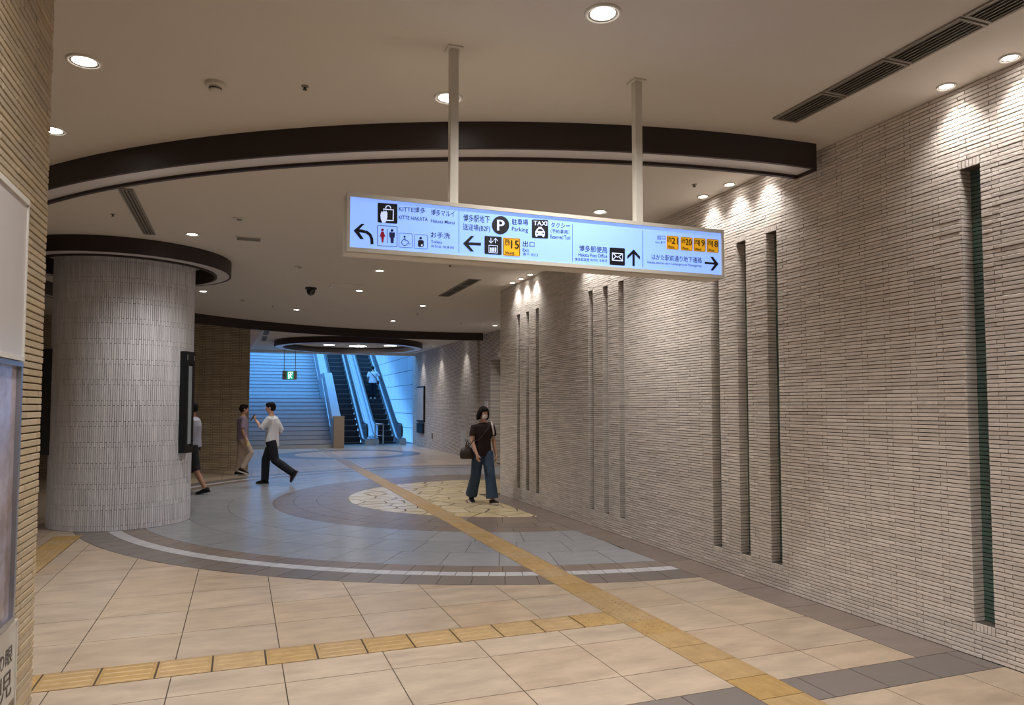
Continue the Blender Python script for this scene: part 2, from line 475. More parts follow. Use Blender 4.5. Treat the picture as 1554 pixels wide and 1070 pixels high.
# ------------------------------------------------------------ floor
def dens(poly, step=0.04):
    out = []
    for i, p in enumerate(poly):
        q = poly[(i + 1) % len(poly)]; d = math.hypot(q[0] - p[0], q[1] - p[1]); n = max(1, int(d / step))
        out += [(p[0] + (q[0] - p[0]) * k / n, p[1] + (q[1] - p[1]) * k / n) for k in range(n)]
    return out
def area(p): return 0.5 * sum(p[i][0] * p[(i + 1) % len(p)][1] - p[(i + 1) % len(p)][0] * p[i][1] for i in range(len(p)))
def clip(poly, a, b, c):                 # keep a*x + b*y <= c
    out = []
    for i, p in enumerate(poly):
        q = poly[(i + 1) % len(poly)]; dp = a * p[0] + b * p[1] - c; dq = a * q[0] + b * q[1] - c
        if dp <= 0: out.append(p)
        if (dp < 0 < dq) or (dq < 0 < dp):
            t = dp / (dp - dq); out.append((p[0] + (q[0] - p[0]) * t, p[1] + (q[1] - p[1]) * t))
    return out
def outside(poly, rad):                  # push what lies inside the round pattern out to its edge
    if all(math.hypot(x - CC[0], y - CC[1]) > rad for x, y in poly): return poly
    d = dens(poly); out = []
    if all(math.hypot(x - CC[0], y - CC[1]) < rad for x, y in d): return []
    for x, y in d:
        r = math.hypot(x - CC[0], y - CC[1])
        if r < rad: x, y = CC[0] + (x - CC[0]) / r * rad, CC[1] + (y - CC[1]) / r * rad
        if not out or math.hypot(out[-1][0] - x, out[-1][1] - y) > 0.004: out.append((x, y))
    return out
tiles = {}                               # name -> list of (poly, material)
def tile(name, poly, m):
    if len(poly) < 3 or abs(area(poly)) < 0.0015: return
    if area(poly) < 0: poly = poly[::-1]
    tiles.setdefault(name, []).append((poly, m))
TX0, TX1 = 2.675, 2.975                  # guiding strip that runs up the hall
G = 0.0032
def split_strip(name, poly, m):
    for p in (clip(poly, 1, 0, TX0 - G), clip(poly, -1, 0, -(TX1 + G))): tile(name, p, m)
R_OUT = 6.62
xs = [-7.23 + 0.625 * k for k in range(16)] + [TX0 + 0.0]
xs = [x for x in xs if x < 2.2] + [2.145 + 0.53]
xs_r = [TX1, 3.45, 4.06]
ys = [1.32, 1.93, 2.57, 3.19]
ys2 = [3.50, 3.87, 4.465, 4.80]
ys3 = [5.105, 5.69, 6.28, 6.87, 7.46, 8.05, 8.64, 9.23, 9.82, 10.41, 11.0, 11.6, 12.2, 12.8, 13.4, 14.0, 14.6, 15.2, 15.8, 16.4, 17.0, 17.6, 18.2, 18.8, 19.3]
LT0, LT1 = -2.11, -1.80                  # second guiding strip beside the column
def rect(x0, x1, y0, y1): return [(x0 + G, y0 + G), (x1 - G, y0 + G), (x1 - G, y1 - G), (x0 + G, y1 - G)]
for yy in (ys, ys2, ys3):
    for j in range(len(yy) - 1):
        for xx in (xs, xs_r if yy is not ys else [TX1, 3.45, 4.06, 4.42]):
            if yy is ys2 and xx is xs_r and j == 2: yy_hi = 5.105
            else: yy_hi = yy[j + 1]
            for i in range(len(xx) - 1):
                if xx[i + 1] < -3.2 and yy[j] < 6: continue
                p = rect(xx[i], xx[i + 1], yy[j], yy_hi)
                if yy is ys3: p = outside(p, R_OUT + G)
                if not p: continue
                if yy is ys3 and xx[i] < LT1 and xx[i + 1] > LT0 and yy[j] < 10.35:
                    for q in (clip(p, 1, 0, LT0 - G), clip(p, -1, 0, -(LT1 + G)), clip(clip(clip(p, 0, -1, -10.35), 1, 0, LT1 + G), -1, 0, -(LT0 - G))): tile('stone_tile', q, 'cream_stone')
                else: tile('stone_tile', p, 'cream_stone')
for j in range(len(ys3) - 1):                # behind the far end of the slotted wall
    if ys3[j] < 16.9: continue
    for x0, x1 in ((4.06, 4.7), (4.7, 5.35), (5.35, 6.0), (6.0, 6.66)):
        p = outside(rect(x0, x1, ys3[j], ys3[j + 1]), R_OUT + G)
        if p: tile('stone_tile', p, 'cream_stone')
# dark band across and dark strip along the wall
for i in range(24):
    x0 = -4.9 + 0.4 * i
    if x0 > 4.36: break
    p = rect(x0, min(x0 + 0.4, 4.42), 3.19, 3.50)
    for q in (clip(p, 1, 0, TX0 - G), clip(p, -1, 0, -(TX1 + G))): tile('border_tile', q, 'dark_stone')
y = 3.50
while y < 12.4:
    y2 = min(y + 0.6, 12.42); tile('border_tile', rect(4.06, WALL_X + 0.008, y, y2), 'brown_stone'); y = y2
# round pattern
def sector(r0, r1, a0, a1):
    n = max(2, int(math.ceil((a1 - a0) / 2.0))); g = G
    outer = []; inner = []
    for k in range(n + 1):
        a = a0 + (a1 - a0) * k / n
        for rr, lst in ((r1 - g, outer), (r0 + g, inner)):
            e = math.degrees(g / rr); aa = min(max(a, a0 + e), a1 - e)
            lst.append((CC[0] - rr * math.sin(R(aa)), CC[1] - rr * math.cos(R(aa))))
    return inner + outer[::-1]
def ring(name, r0, r1, da, a_off, m, amax=232):
    a = a_off
    while a + da < 0: a += da
    while a < amax:
        p = sector(r0, r1, a, a + da)
        a += da
        if max(q[1] for q in p) < 12.45: p = clip(p, 1, 0, 4.06 - G)
        if p and max(q[1] for q in p) > 19.3: p = clip(p, 0, 1, 19.3)
        if p: p = clip(p, 1, 0, 6.66)
        if not p: continue
        split_strip(name, p, m)
ring('ring_tile', 3.90, 4.58, 7.4, 1.2, 'blue_stone')
ring('ring_tile', 4.58, 5.20, 6.5, 4.3, 'blue_stone')
ring('ring_tile', 5.20, 5.85, 5.9, 2.0, 'blue_stone')
ring('band_tile', 5.85, 6.11, 2.85, -0.6, 'brown_stone', 206)
ring('accent_tile', 6.11, 6.27, 1.47, 0.0, 'white_stone', 206)
ring('band_tile', 6.27, 6.62, 2.70, 0.3, 'dark_stone', 206)
ring('ring_tile', 2.68, 3.20, 9.5, 0.0, 'brown_stone')
ring('ring_tile', 3.20, 3.57, 8.6, 3.0, 'brown_stone')
ring('ring_tile', 3.57, 3.90, 8.0, 1.0, 'brown_stone')
# crazy paving in the middle
rng = random.Random(3)
seeds = []
while len(seeds) < 150:
    a, r = rng.uniform(0, 360), 2.68 * math.sqrt(rng.random())
    p = (CC[0] + r * math.cos(R(a)), CC[1] + r * math.sin(R(a)))
    if all(math.hypot(p[0] - q[0], p[1] - q[1]) > 0.24 for q in seeds): seeds.append(p)
disc = [(CC[0] + 2.676 * math.cos(R(5 * k)), CC[1] + 2.676 * math.sin(R(5 * k))) for k in range(72)]
for i, s in enumerate(seeds):
    poly = disc
    near = sorted(((math.hypot(q[0] - s[0], q[1] - s[1]), q) for j, q in enumerate(seeds) if j != i))[:18]
    for d, q in near:
        nx, ny = (q[0] - s[0]) / d, (q[1] - s[1]) / d
        poly = clip(poly, nx, ny, nx * (s[0] + q[0]) / 2 + ny * (s[1] + q[1]) / 2 - 0.011)
        if not poly: break
    if not poly: continue
    poly = [(x + rng.uniform(-.008, .008), y + rng.uniform(-.008, .008)) for x, y in poly]
    if s[1] < 12.42: poly = clip(poly, 1, 0, 4.06 - G)
    for p in (clip(poly, 1, 0, TX0 - G), clip(poly, -1, 0, -(TX1 + G))): tile('paving_stone', p, 'crazy_stone')
for name, lst in tiles.items():
    def dist(t):
        cxm = sum(p[0] for p in t[0]) / len(t[0]); cym = sum(p[1] for p in t[0]) / len(t[0]); q = pix((cxm, cym, 0))
        return (q[2] if q else 50) + (0 if q and -150 < q[0] < 1700 and q[1] < 1300 else 40)
    lst.sort(key=dist)
    rest = {}
    for k, (poly, m) in enumerate(lst):
        if k < 295:
            cxm = sum(p[0] for p in poly) / len(poly); cym = sum(p[1] for p in poly) / len(poly)
            mb = MB(); mb.prism([(x - cxm, y - cym) for x, y in poly], -0.014, 0.0)
            me = mb.mesh(name); me.materials.append(M[m]); inst(name, me, (cxm, cym, 0), FLOOR)
        else:
            rest.setdefault(m, MB()).prism(poly, -0.014, 0.0, rng.uniform(0.01, 1))
    for m, mb in rest.items():
        o = put(mb, 'far_' + name, m, FLOOR); o['kind'] = 'stuff'
# right of the wall end and far passage: too flat an angle to tell the tiles apart
ff = MB(); ff.box(-9.4, 8.4, 19.3 + G, 30.2, -0.02, 0.0)
put(ff, 'passage_paving', 'far_paving', FLOOR)
r2 = MB(); r2.lathe([(1.75, 0.0), (1.75, 0.002), (2.35, 0.002), (2.35, 0.0)], (3.4, 24.5, 0), 64); put(r2, 'paving_ring', 'dark_stone', FLOOR, fix=True)
# tactile paving
def bar_tile(L, W, axis):
    mb = MB(); a = L / 2 - 0.003; w = W / 2 - 0.001
    mb.box(-w, w, -a, a, -0.014, 0.001)
    for k in range(4):
        c = (k - 1.5) * W / 4
        mb.add([(c - .015, -a + .015, .001), (c + .015, -a + .015, .001), (c + .015, a - .015, .001), (c - .015, a - .015, .001),
                (c - .009, -a + .021, .005), (c + .009, -a + .021, .005), (c + .009, a - .021, .005), (c - .009, a - .021, .005)],
               [(4, 5, 6, 7), (0, 1, 5, 4), (1, 2, 6, 5), (2, 3, 7, 6), (3, 0, 4, 7)])
    if axis == 'x': mb.v = [(y, -x, z) for x, y, z in mb.v]
    me = mb.mesh('tactile_tile'); me.materials.append(M['tactile']); return me
def dot_tile(L, W):
    mb = MB(); mb.box(-W / 2 + .001, W / 2 - .001, -L / 2 + .002, L / 2 - .002, -0.014, 0.001)
    for i in range(5):
        for j in range(5):
            cx_, cy_ = (i - 2) * W / 5, (j - 2) * L / 5
            lo = [(cx_ + .012 * math.cos(R(60 * k)), cy_ + .012 * math.sin(R(60 * k)), .001) for k in range(6)]
            hi = [(cx_ + .007 * math.cos(R(60 * k)), cy_ + .007 * math.sin(R(60 * k)), .006) for k in range(6)]
            mb.add(lo + hi, [(6, 7, 8, 9, 10, 11)] + [(k, (k + 1) % 6, 6 + (k + 1) % 6, 6 + k) for k in range(6)])
    me = mb.mesh('tactile_dot_tile'); me.materials.append(M['tactile']); return me
tb, tbx, td = bar_tile(0.30, 0.30, 'y'), bar_tile(0.307, 0.30, 'x'), dot_tile(0.305, 0.30)
y = 4.80 - 0.30 * 12
while y < 28:
    inst('tactile_tile', td if 4.6 < y + 0.15 < 5.4 else tb, ((TX0 + TX1) / 2, y + 0.15, 0), FLOOR); y += 0.30
for k in range(18):
    inst('tactile_tile', td if k == 0 else tbx, (TX0 - 0.1535 - 0.3125 * k, 4.9525, 0), FLOOR)
for k in range(18):
    inst('tactile_tile', tb, ((LT0 + LT1) / 2, 10.2 - 0.3 * k, 0), FLOOR)

# ------------------------------------------------------------ tiled column
COLC, COLR = (-1.53, 11.42), 0.88
CO = empty('tiled_column', (COLC[0], COLC[1], 0), 'round white column clad in narrow upright tiles under a dark ceiling ring', 'column')
put(one(lambda b: b.lathe([(COLR - 0.012, -0.05), (COLR - 0.012, CEIL + 0.02)], (*COLC, 0), 96, cap=True)), 'core', 'column_joint', CO, smooth=False)
NT = 212; wt = 2 * math.pi * COLR / NT - 0.0045; TH = 0.267
ct = []
for k in range(NT):
    a = 2 * math.pi * k / NT; off = 0.0 if k % 2 else 0.063
    z = -TH + off
    while z < CEIL:
        z0, z1 = max(0.0, z) + 0.003, min(CEIL, z + TH) - 0.003; z += TH
        if z1 - z0 > 0.02: ct.append((a, z0, z1))
camaz = math.atan2(-COLC[1], -COLC[0])
ct.sort(key=lambda t: (abs((t[0] - camaz + math.pi) % (2 * math.pi) - math.pi) > 0.42, abs((t[1] + t[2]) / 2 - 1.5)))
cache = {}; rest = MB()
for i, (a, z0, z1) in enumerate(ct):
    h = round(z1 - z0, 4); d = random.uniform(-.0015, .0015)
    if i < 295:
        if h not in cache:
            mb = MB(); mb.box(-0.006, 0.006, -wt / 2, wt / 2, -h / 2, h / 2); cache[h] = mb.mesh('column_tile'); cache[h].materials.append(M['column_tile'])
        inst('column_tile', cache[h], (COLC[0] + (COLR - .005 + d) * math.cos(a), COLC[1] + (COLR - .005 + d) * math.sin(a), (z0 + z1) / 2), CO, a)
    else:
        ca, sa = math.cos(a), math.sin(a); t = MB(); t.box(COLR - 0.011 + d, COLR + 0.001 + d, -wt / 2, wt / 2, z0, z1)
        rest.add([(COLC[0] + x * ca - y * sa, COLC[1] + x * sa + y * ca, z) for x, y, z in t.v], t.f, random.uniform(.01, 1))
o = put(rest, 'column_tiling', 'column_tile', CO); o['kind'] = 'stuff'
def display_case(az, label, hw):
    c = (COLC[0] + (COLR + 0.02) * math.cos(az), COLC[1] + (COLR + 0.02) * math.sin(az))
    E = empty('display_case', (c[0], c[1], 0.95), label, 'display case', 'poster cases on the column', rz=az)
    T, H = 0.07, 1.40
    def lb(name, m, *a):
        mb = MB(); mb.box(*a); return mb.build(name, m, E)
    lb('back_box', 'black_metal', -0.06, T - 0.02, -hw, hw, 0, H)
    f = MB(); f.box(T - .02, T, -hw, hw, 0, .09); f.box(T - .02, T, -hw, hw, H - .16, H); f.box(T - .02, T, -hw, -hw + .05, .09, H - .16); f.box(T - .02, T, hw - .05, hw, .09, H - .16)
    f.build('frame', 'black_metal', E)
    lb('pane', 'case_glass', T - .019, T - .012, -hw + .05, hw - .05, .09, H - .16)
    lb('lamp_strip', 'case_light', T - .012, T - .004, hw - .13, hw - .055, .12, H - .2)
    for s in (-1, 1):
        lb('hinge', 'steel', T - .01, T + .006, s * (hw - .02) - .01, s * (hw - .02) + .01, H - .12, H - .05)
display_case(R(-26), 'dark framed poster case on the column, on the side by the walking men', 0.105)
display_case(R(-170), 'dark framed poster case on the column, on the side by the near brick wall end', 0.20)

# ------------------------------------------------------------ ceiling rings
def ceiling_ring(c, rin, rout, drop, label, a0=0, a1=360, seg=96, lip=0.02):
    E = empty('ceiling_ring', (c[0], c[1], CEIL), label, 'ceiling ring')
    zb = CEIL - drop; z1 = CEIL + 0.002
    cap = lambda p: p + [p[0]]
    b = MB(); b.lathe(cap([(rout - .03, zb), (rout, zb), (rout, z1), (rout - .03, z1)]), (*c, 0), seg, a0, a1); put(b, 'outer_band', 'ring_dark', E, fix=True)
    b = MB(); b.lathe(cap([(rin, zb - lip), (rin + .035, zb - lip), (rin + .035, z1), (rin, z1)]), (*c, 0), seg, a0, a1); put(b, 'inner_band', 'ring_dark', E, fix=True)
    b = MB(); b.lathe(cap([(rin + .03, zb + .004), (rout - .025, zb + .004), (rout - .025, zb + .03), (rin + .03, zb + .03)]), (*c, 0), seg, a0, a1); put(b, 'underside', 'ring_pale', E, fix=True)
    if a1 - a0 < 359:
        for a in (a0, a1):
            b = MB(); ca, sa = math.cos(R(a)), math.sin(R(a)); ta = 0.01
            t = MB(); t.box(rin, rout, -ta, ta, zb - lip, z1); b.add([(c[0] + x * ca - y * sa, c[1] + x * sa + y * ca, z) for x, y, z in t.v], t.f)
            put(b, 'end_cap', 'ring_dark', E)
    return E
ceiling_ring(CC, 7.68, 7.92, 0.20, 'huge dark brown ceiling ring sweeping round the hall behind the hanging sign', 74.2, 269.0, 160)
ceiling_ring(COLC, 1.14, 1.37, 0.20, 'dark brown ceiling ring around the top of the tiled column')
ceiling_ring((3.40, 24.6), 2.12, 2.42, 0.19, 'dark oval-looking ceiling ring with round lights inside, before the escalators', lip=0.0)

# ------------------------------------------------------------ lamps in the ceiling
def make_lamp(r):
    E = empty('ceiling_downlight', (0, 0, 0))
    b = MB(); b.lathe([(r * .80, 0.0), (r * .82, -.010), (r * .95, -.012), (r, -.004), (r, 0.004)], (0, 0, 0), 28); b.build('trim_ring', 'trim_white', E, smooth=True)
    b = MB(); b.lathe([(r * .80, -.001), (r * .70, -.006), (r * .66, -.003)], (0, 0, 0), 28); b.build('reflector', 'lamp_reflector', E, smooth=True)
    b = MB(); b.lathe([(r * .67, -.004), (r * .4, -.0055), (0.001, -.006)], (0, 0, 0), 28); b.build('lens', 'lamp_glow', E, smooth=True)
    return E
protos = {}
spot_data = {}
def lamp(x, y, r, label, group, power, angle=136, blend=1.0, z=CEIL, rad=0.06, off=None):
    if r not in protos:
        protos[r] = make_lamp(r); E = protos[r]
    else:
        E = protos[r].copy(); E.name = 'ceiling_downlight'; col.objects.link(E)
        for ch in protos[r].children:
            if ch.type != 'MESH': continue       # every lamp gets one beam of its own, below
            c = ch.copy(); c.name = ch.data.name.split('.')[0]; col.objects.link(c); c.parent = E
    E.location = (x, y, z); tag(E, label, 'ceiling light', group)
    k = (power, angle)
    if k not in spot_data:
        d = bpy.data.lights.new('downlight_beam', 'SPOT'); d.energy = power * 10; d.color = LAMP; d.spot_size = R(angle); d.spot_blend = blend
        d.shadow_soft_size = rad; spot_data[k] = d
    s = bpy.data.objects.new('downlight_beam', spot_data[k]); col.objects.link(s); s.parent = E; s.location = (0, 0, -0.03)
    if off:                                  # stands outside the picture
        E.name = off + '_downlight_offscreen'; s.name = off + '_beam_offscreen'
        for ch in E.children:
            if ch.type == 'MESH': ch.name = off + '_' + ch.data.name.split('.')[0] + '_offscreen'
    return E
for x, y, lb in ((1.78, 3.37, 'large round downlight in the ceiling in front of the sign posts'),
                 (-0.93, 4.96, 'large round downlight beside the white smoke detector, clear of the brick wall end'),
                 (1.29, 4.69, 'round downlight right behind the sign post over the shopping-bag panel'),
                 (-1.38, 6.31, 'round downlight half hidden by the near brick wall end')):
    lamp(x, y, 0.10, lb, 'large downlights outside the ceiling ring', P_BIG)
# the same ceiling lamps carried on past the edge of the picture: behind the camera and one further step along the arc
for x, y, w, nm in ((-0.1, 1.9, 'beside the white board', 'board'), (2.9, 1.5, 'beside the row of ceiling vents', 'vent_row'), (1.3, 0.4, 'farthest back from the great ring', 'rear_ceiling'), (-3.2, 7.1, 'on the far side of the near wall end', 'wall_end')):
    lamp(x, y, 0.10, 'large round downlight over the cream floor ' + w, 'large downlights outside the ceiling ring', P_BIG, off=nm)
for x, y, lb in ((3.61, 6.93, 'round downlight inside the great ring, just above the hanging sign'),
                 (-0.59, 9.60, 'round downlight next to the ring of the tiled column'),
                 (1.99, 11.20, 'small downlight under the left part of the sign, before the ceiling hatch'),
                 (-0.68, 14.36, 'small downlight beyond the column ring, over the man in shorts'),
                 (1.99, 13.28, 'small downlight beside the square ceiling hatch'),
                 (1.11, 16.43, 'small downlight between the dome camera and the far arc of the ring'),
                 (3.55, 14.85, 'small downlight beyond the pale slotted air vent'),
                 (3.50, 17.78, 'small downlight just before the far arc of the great ring'),
                 (6.21, 17.87, 'small downlight near the corner of the long slotted brick wall')):
    lamp(x, y, 0.085, lb, 'small downlights inside the ceiling ring', P_IN)
wash = [(y, i) for i, y in enumerate((2.53, 2.95, 3.37, 5.22, 5.63, 6.05, 7.97, 8.38, 8.80, 10.69, 11.10, 11.51))]
for y, i in wash:
    g = ('slots beside the ceiling vents', 'slots by the ring end', 'slots behind the sign', 'slots by the passage corner')[i // 3]
    w = ('slot away from the passage, ', 'middle slot, ', 'slot toward the passage, ')[i % 3]
    lamp(4.31, y, 0.06, 'wall washer above the ' + w + 'trio of ' + g, 'wall washers over the ' + g, P_WASH, 110, 1.0, rad=0.06, off='slot_washer' if y < 2.6 else None)
for y, w in ((21.7, 'closest to the doorway recess'), (24.7, 'middle of three'), (27.4, 'over the tall notice frame')):
    lamp(6.30, y, 0.06, 'small wall-washing downlight over the far passage wall, ' + w, 'wall washers of the far passage', P_WASH * 2.3, 76, 1.0, rad=0.06)
for x, y, r in ((2.83, 25.6, 0.28), (3.85, 25.85, 0.45), (4.88, 25.2, 0.32)):
    lamp(x, y, r, {0.28: 'smallest of three big round lights inside the oval-looking ring', 0.45: 'biggest of three round lights inside the oval-looking ring', 0.32: 'big round light inside the oval-looking ring, by the passage wall'}[r], 'round lights inside the far ring', 3.0, 150)
for x, y in ((3.28, 24.3), (3.21, 24.8), (3.89, 24.4), (3.73, 24.9)):
    lamp(x, y, 0.05, 'tiny spot light among the big round lights of the far ring', 'tiny spots in the far ring', 1.0)
lamp(3.45, 21.5, 0.07, 'small downlight in the passage ceiling between the two dark rings', 'downlights of the passage', 5.0)

# ------------------------------------------------------------ ceiling fittings
def vent(x0, x1, y0, y1, label, n, cat='air vent', group=None):
    E = empty('air_vent', ((x0 + x1) / 2, (y0 + y1) / 2, CEIL), label, cat, group)
    b = MB(); b.box(x0, x1, y0, y1, CEIL - .002, CEIL + .002); put(b, 'dark_backing', 'vent_dark', E)  # flat black backing; the duct opening's shade is put into its colour
    w = .018; b = MB(); z0, z1 = CEIL - .012, CEIL + .001
    b.box(x0 - w, x0, y0 - w, y1 + w, z0, z1); b.box(x1, x1 + w, y0 - w, y1 + w, z0, z1); b.box(x0, x1, y0 - w, y0, z0, z1); b.box(x0, x1, y1, y1 + w, z0, z1)
    put(b, 'frame', 'vent_metal', E)
    for k in range(n):
        c = x0 + (k + .5) * (x1 - x0) / n; t = (x1 - x0) / n * .28
        b = MB(); b.add([(c - t, y0, CEIL - .010), (c, y0, CEIL - .010), (c + t, y0, CEIL), (c, y0, CEIL), (c - t, y1, CEIL - .010), (c, y1, CEIL - .010), (c + t, y1, CEIL), (c, y1, CEIL)],
                        [(0, 4, 5, 1), (1, 5, 6, 2), (2, 6, 7, 3), (3, 7, 4, 0), (0, 1, 2, 3), (4, 7, 6, 5)])
        put(b, 'louvre', 'louvre_grey', E, fix=True)
for k, (ya, yb) in enumerate(((3.74, 4.18), (3.24, 3.69), (2.74, 3.19), (2.24, 2.69))):
    vent(3.62, 3.80, ya, yb, ('ceiling vent of the row by the slotted wall, closest to the great ring', 'second ceiling vent from the great ring in the row by the slotted wall',
                              'third ceiling vent from the great ring in the row by the slotted wall', 'fourth ceiling vent from the great ring in the row by the slotted wall')[k], 6, group='ceiling vents along the slotted wall')
vent(-1.13, -1.03, 7.80, 9.75, 'long dark narrow ceiling vent pointing at the column ring', 3)
for k in range(3):
    vent(3.52, 3.70, 11.42 + .66 * k, 12.04 + .66 * k, ('vent of the short row inside the great ring, closest to the sign', 'middle vent of the short row inside the great ring', 'vent of the short row inside the great ring, closest to the passage')[k], 4, group='ceiling vents inside the ring')
for k in range(2):
    vent(0.60, 0.72, 20.8 + 2.3 * k, 22.6 + 2.0 * k, ('bright framed vent in the passage ceiling just behind the great ring', 'bright framed vent in the passage ceiling closer to the stairs')[k], 3, group='vents of the passage ceiling')
E = empty('smoke_detector', (-0.19, 5.01, CEIL), 'round white smoke detector on the ceiling before the great ring', 'smoke detector')
b = MB(); b.lathe([(.065, .001), (.065, -.018), (.058, -.026), (.001, -.027)], (-.19, 5.01, CEIL), 24); put(b, 'base', 'sign_frame', E, smooth=False, fix=True)
b = MB(); b.lathe([(.040, -.026), (.040, -.050), (.030, -.058), (.001, -.060)], (-.19, 5.01, CEIL), 24); put(b, 'sensor_head', 'sign_frame', E, fix=True)
b = MB(); b.lathe([(.041, -.036), (.0415, -.040), (.041, -.044)], (-.19, 5.01, CEIL), 24); put(b, 'sensor_slot', 'black_plastic', E, fix=True)
def sprinkler(x, y, label, group):
    E = empty('sprinkler_head', (x, y, CEIL), label, 'sprinkler', group)
    b = MB(); b.lathe([(.024, .001), (.024, -.005), (.010, -.008), (.001, -.008)], (x, y, CEIL), 16); put(b, 'collar', 'vent_metal', E, fix=True)
    b = MB(); b.lathe([(.008, -.007), (.008, -.020), (.015, -.022), (.015, -.025), (.001, -.025)], (x, y, CEIL), 12); put(b, 'nozzle', 'black_plastic', E, fix=True)
for x, y, lb in ((0.36, 4.85, 'tiny dark sprinkler head beside the smoke detector'), (-1.35, 8.9, 'tiny dark sprinkler head beside the long dark vent'),
                 (4.0, 5.75, 'tiny dark sprinkler head behind the end of the great ring'), (1.75, 9.6, 'tiny dark sprinkler head just below the sign'),
                 (2.9, 10.4, 'tiny dark sprinkler head below the sign, towards the slotted wall'), (0.6, 16.0, 'tiny sprinkler head before the far arc by the back wall'),
                 (3.75, 16.2, 'tiny sprinkler head before the far arc by the small downlights'), (5.2, 17.6, 'tiny sprinkler head before the far arc by the passage wall')):
    sprinkler(x, y, lb, 'sprinkler heads')
E = empty('dome_camera', (1.14, 13.28, CEIL), 'black dome security camera on the ceiling', 'camera')
b = MB(); b.lathe([(.10, .001), (.10, -.03), (.085, -.035)], (1.14, 13.28, CEIL), 24, cap=True); put(b, 'housing', 'black_plastic', E, fix=True)
b = MB(); b.lathe([(.075, -.034), (.075, -.07), (.06, -.11), (.035, -.135), (.001, -.142)], (1.14, 13.28, CEIL), 24); put(b, 'dome', 'case_glass', E, smooth=True)
E = empty('ceiling_hatch', (1.70, 12.85, CEIL), 'pale square access hatch with thin frame in the ceiling', 'hatch')
b = MB(); b.box(1.45, 1.95, 12.6, 13.1, CEIL - .006, CEIL + .001); put(b, 'panel', 'ceiling_paint', E)
b = MB()
for q in ((1.43, 1.97, 12.58, 12.6), (1.43, 1.97, 13.1, 13.12), (1.43, 1.45, 12.6, 13.1), (1.95, 1.97, 12.6, 13.1)): b.box(*q, CEIL - .010, CEIL + .001)
put(b, 'frame', 'trim_white', E)
E = empty('speaker_grille', (0.06, 9.65, CEIL), 'pale rectangular plate on the ceiling beyond the column ring', 'grille')
b = MB(); b.box(-0.10, 0.22, 9.50, 9.72, CEIL - .010, CEIL + .001); put(b, 'plate', 'sign_frame', E)
b = MB()
for k in range(6): b.box(-0.08, 0.20, 9.52 + .031 * k, 9.535 + .031 * k, CEIL - .014, CEIL - .008)
put(b, 'slats', 'vent_metal', E)
for x, y, lb in ((-0.05, 8.6, 'small pale round detector on the ceiling next to the pale rectangular plate'), (0.8, 11.3, 'small pale round detector on the ceiling before the dome camera'),
                 (0.0, 15.3, 'small pale round detector on the ceiling before the back wall'), (5.4, 15.1, 'wide pale round detector on the ceiling near the wall corner')):
    E = empty('heat_detector', (x, y, CEIL), lb, 'detector', 'pale round ceiling detectors')
    b = MB(); b.lathe([(.07, .001), (.07, -.010), (.05, -.014), (.001, -.014)], (x, y, CEIL), 20); put(b, 'plate', 'sign_frame', E, fix=True)
    b = MB(); b.lathe([(.03, -.013), (.03, -.022), (.001, -.024)], (x, y, CEIL), 16); put(b, 'button', 'vent_metal', E, fix=True)
# dropped brick head and white trim along the left of the passage ceiling
b = MB(); b.prism([(0.15, 19.3), (0.56, 19.3), (0.30, 28.4), (0.15, 28.4)], CEIL - .05, CEIL + .01); struct(b, 'trim_1', 'far_brick_y')
b = MB(); b.prism([(0.56, 19.9), (0.585, 19.9), (0.325, 28.3), (0.30, 28.3)], CEIL - .045, CEIL - .002); struct(b, 'trim_3', 'trim_white')
# ------------------------------------------------------------ stairwell
TR, RI = 0.30, 0.16
SX0, SX1, SY = -0.2, 3.3, 28.3
ST = empty('staircase', (SX0, SY, 0), 'wide stone staircase climbing to daylight beside the escalators', 'stairs')
stm = MB(); stm.box(0, SX1 - SX0, 0, TR + .06, -RI, 0); st_me = stm.mesh('step'); st_me.materials.append(M['stair_stone'])
nsm = MB(); nsm.box(0, SX1 - SX0, -.010, .040, -.024, .003); ns_me = nsm.mesh('nosing'); ns_me.materials.append(M['nosing_grey'])
y, z = SY, 0.0
prof = [(SY, 0.0)]
for k in range(36):
    z += RI
    st = inst('step', st_me, (SX0, y, z), ST)
    n = bpy.data.objects.new('nosing', ns_me); col.objects.link(n); n.parent = st
    if k == 11:
        b = MB(); b.box(SX0, SX1, y + TR + .05, y + 1.52, z - RI, z); put(b, 'landing', 'stair_stone', ST)
        prof += [(y, z), (y + 1.5, z)]; y += 1.5
    else: y += TR
prof += [(y, z)]
SYT, SZT = y, z
b = MB(); b.prism_axis([(SY + .02, -.2), (SY + .3, -.2), (SYT, SZT - .4), (SYT, SZT - .2), (prof[2][0], prof[2][1] - .2), (prof[1][0], prof[1][1] - .2), (SY + .02, -.05)], SX0 + .01, SX1 - .01); put(b, 'slab', 'joint_dark', ST, fix=True)
struct(one(lambda b: b.box(-0.6, SX0 - .03, 28.2, 46, -.3, 7.0)), 'wall_stair_left', 'blue_panel')
struct(one(lambda b: b.box(SX0, 8.0, SYT, 46, SZT - .6, SZT)), 'street_pavement', 'stair_stone')
struct(one(lambda b: (b.box(-0.6, 8.0, 28.7, 28.82, 3.60, 4.3))), 'trim_2', 'white_paint')
# cladding wall on the right of the stairwell
WSR = struct(one(lambda b: (b.box(6.97, 7.4, 29.2, 46, -.3, 7.2))), 'wall_stair_right', 'joint_dark')
pm = MB(); pm.box(-.02, 0.0, .009, .891, .010, .620); pm_me = pm.mesh('wall_panel'); pm_me.materials.append(M['blue_panel'])
for i in range(14):
    for j in range(11):
        inst('wall_panel', pm_me, (6.97, 29.2 + .9 * i, .63 * j), WSR)
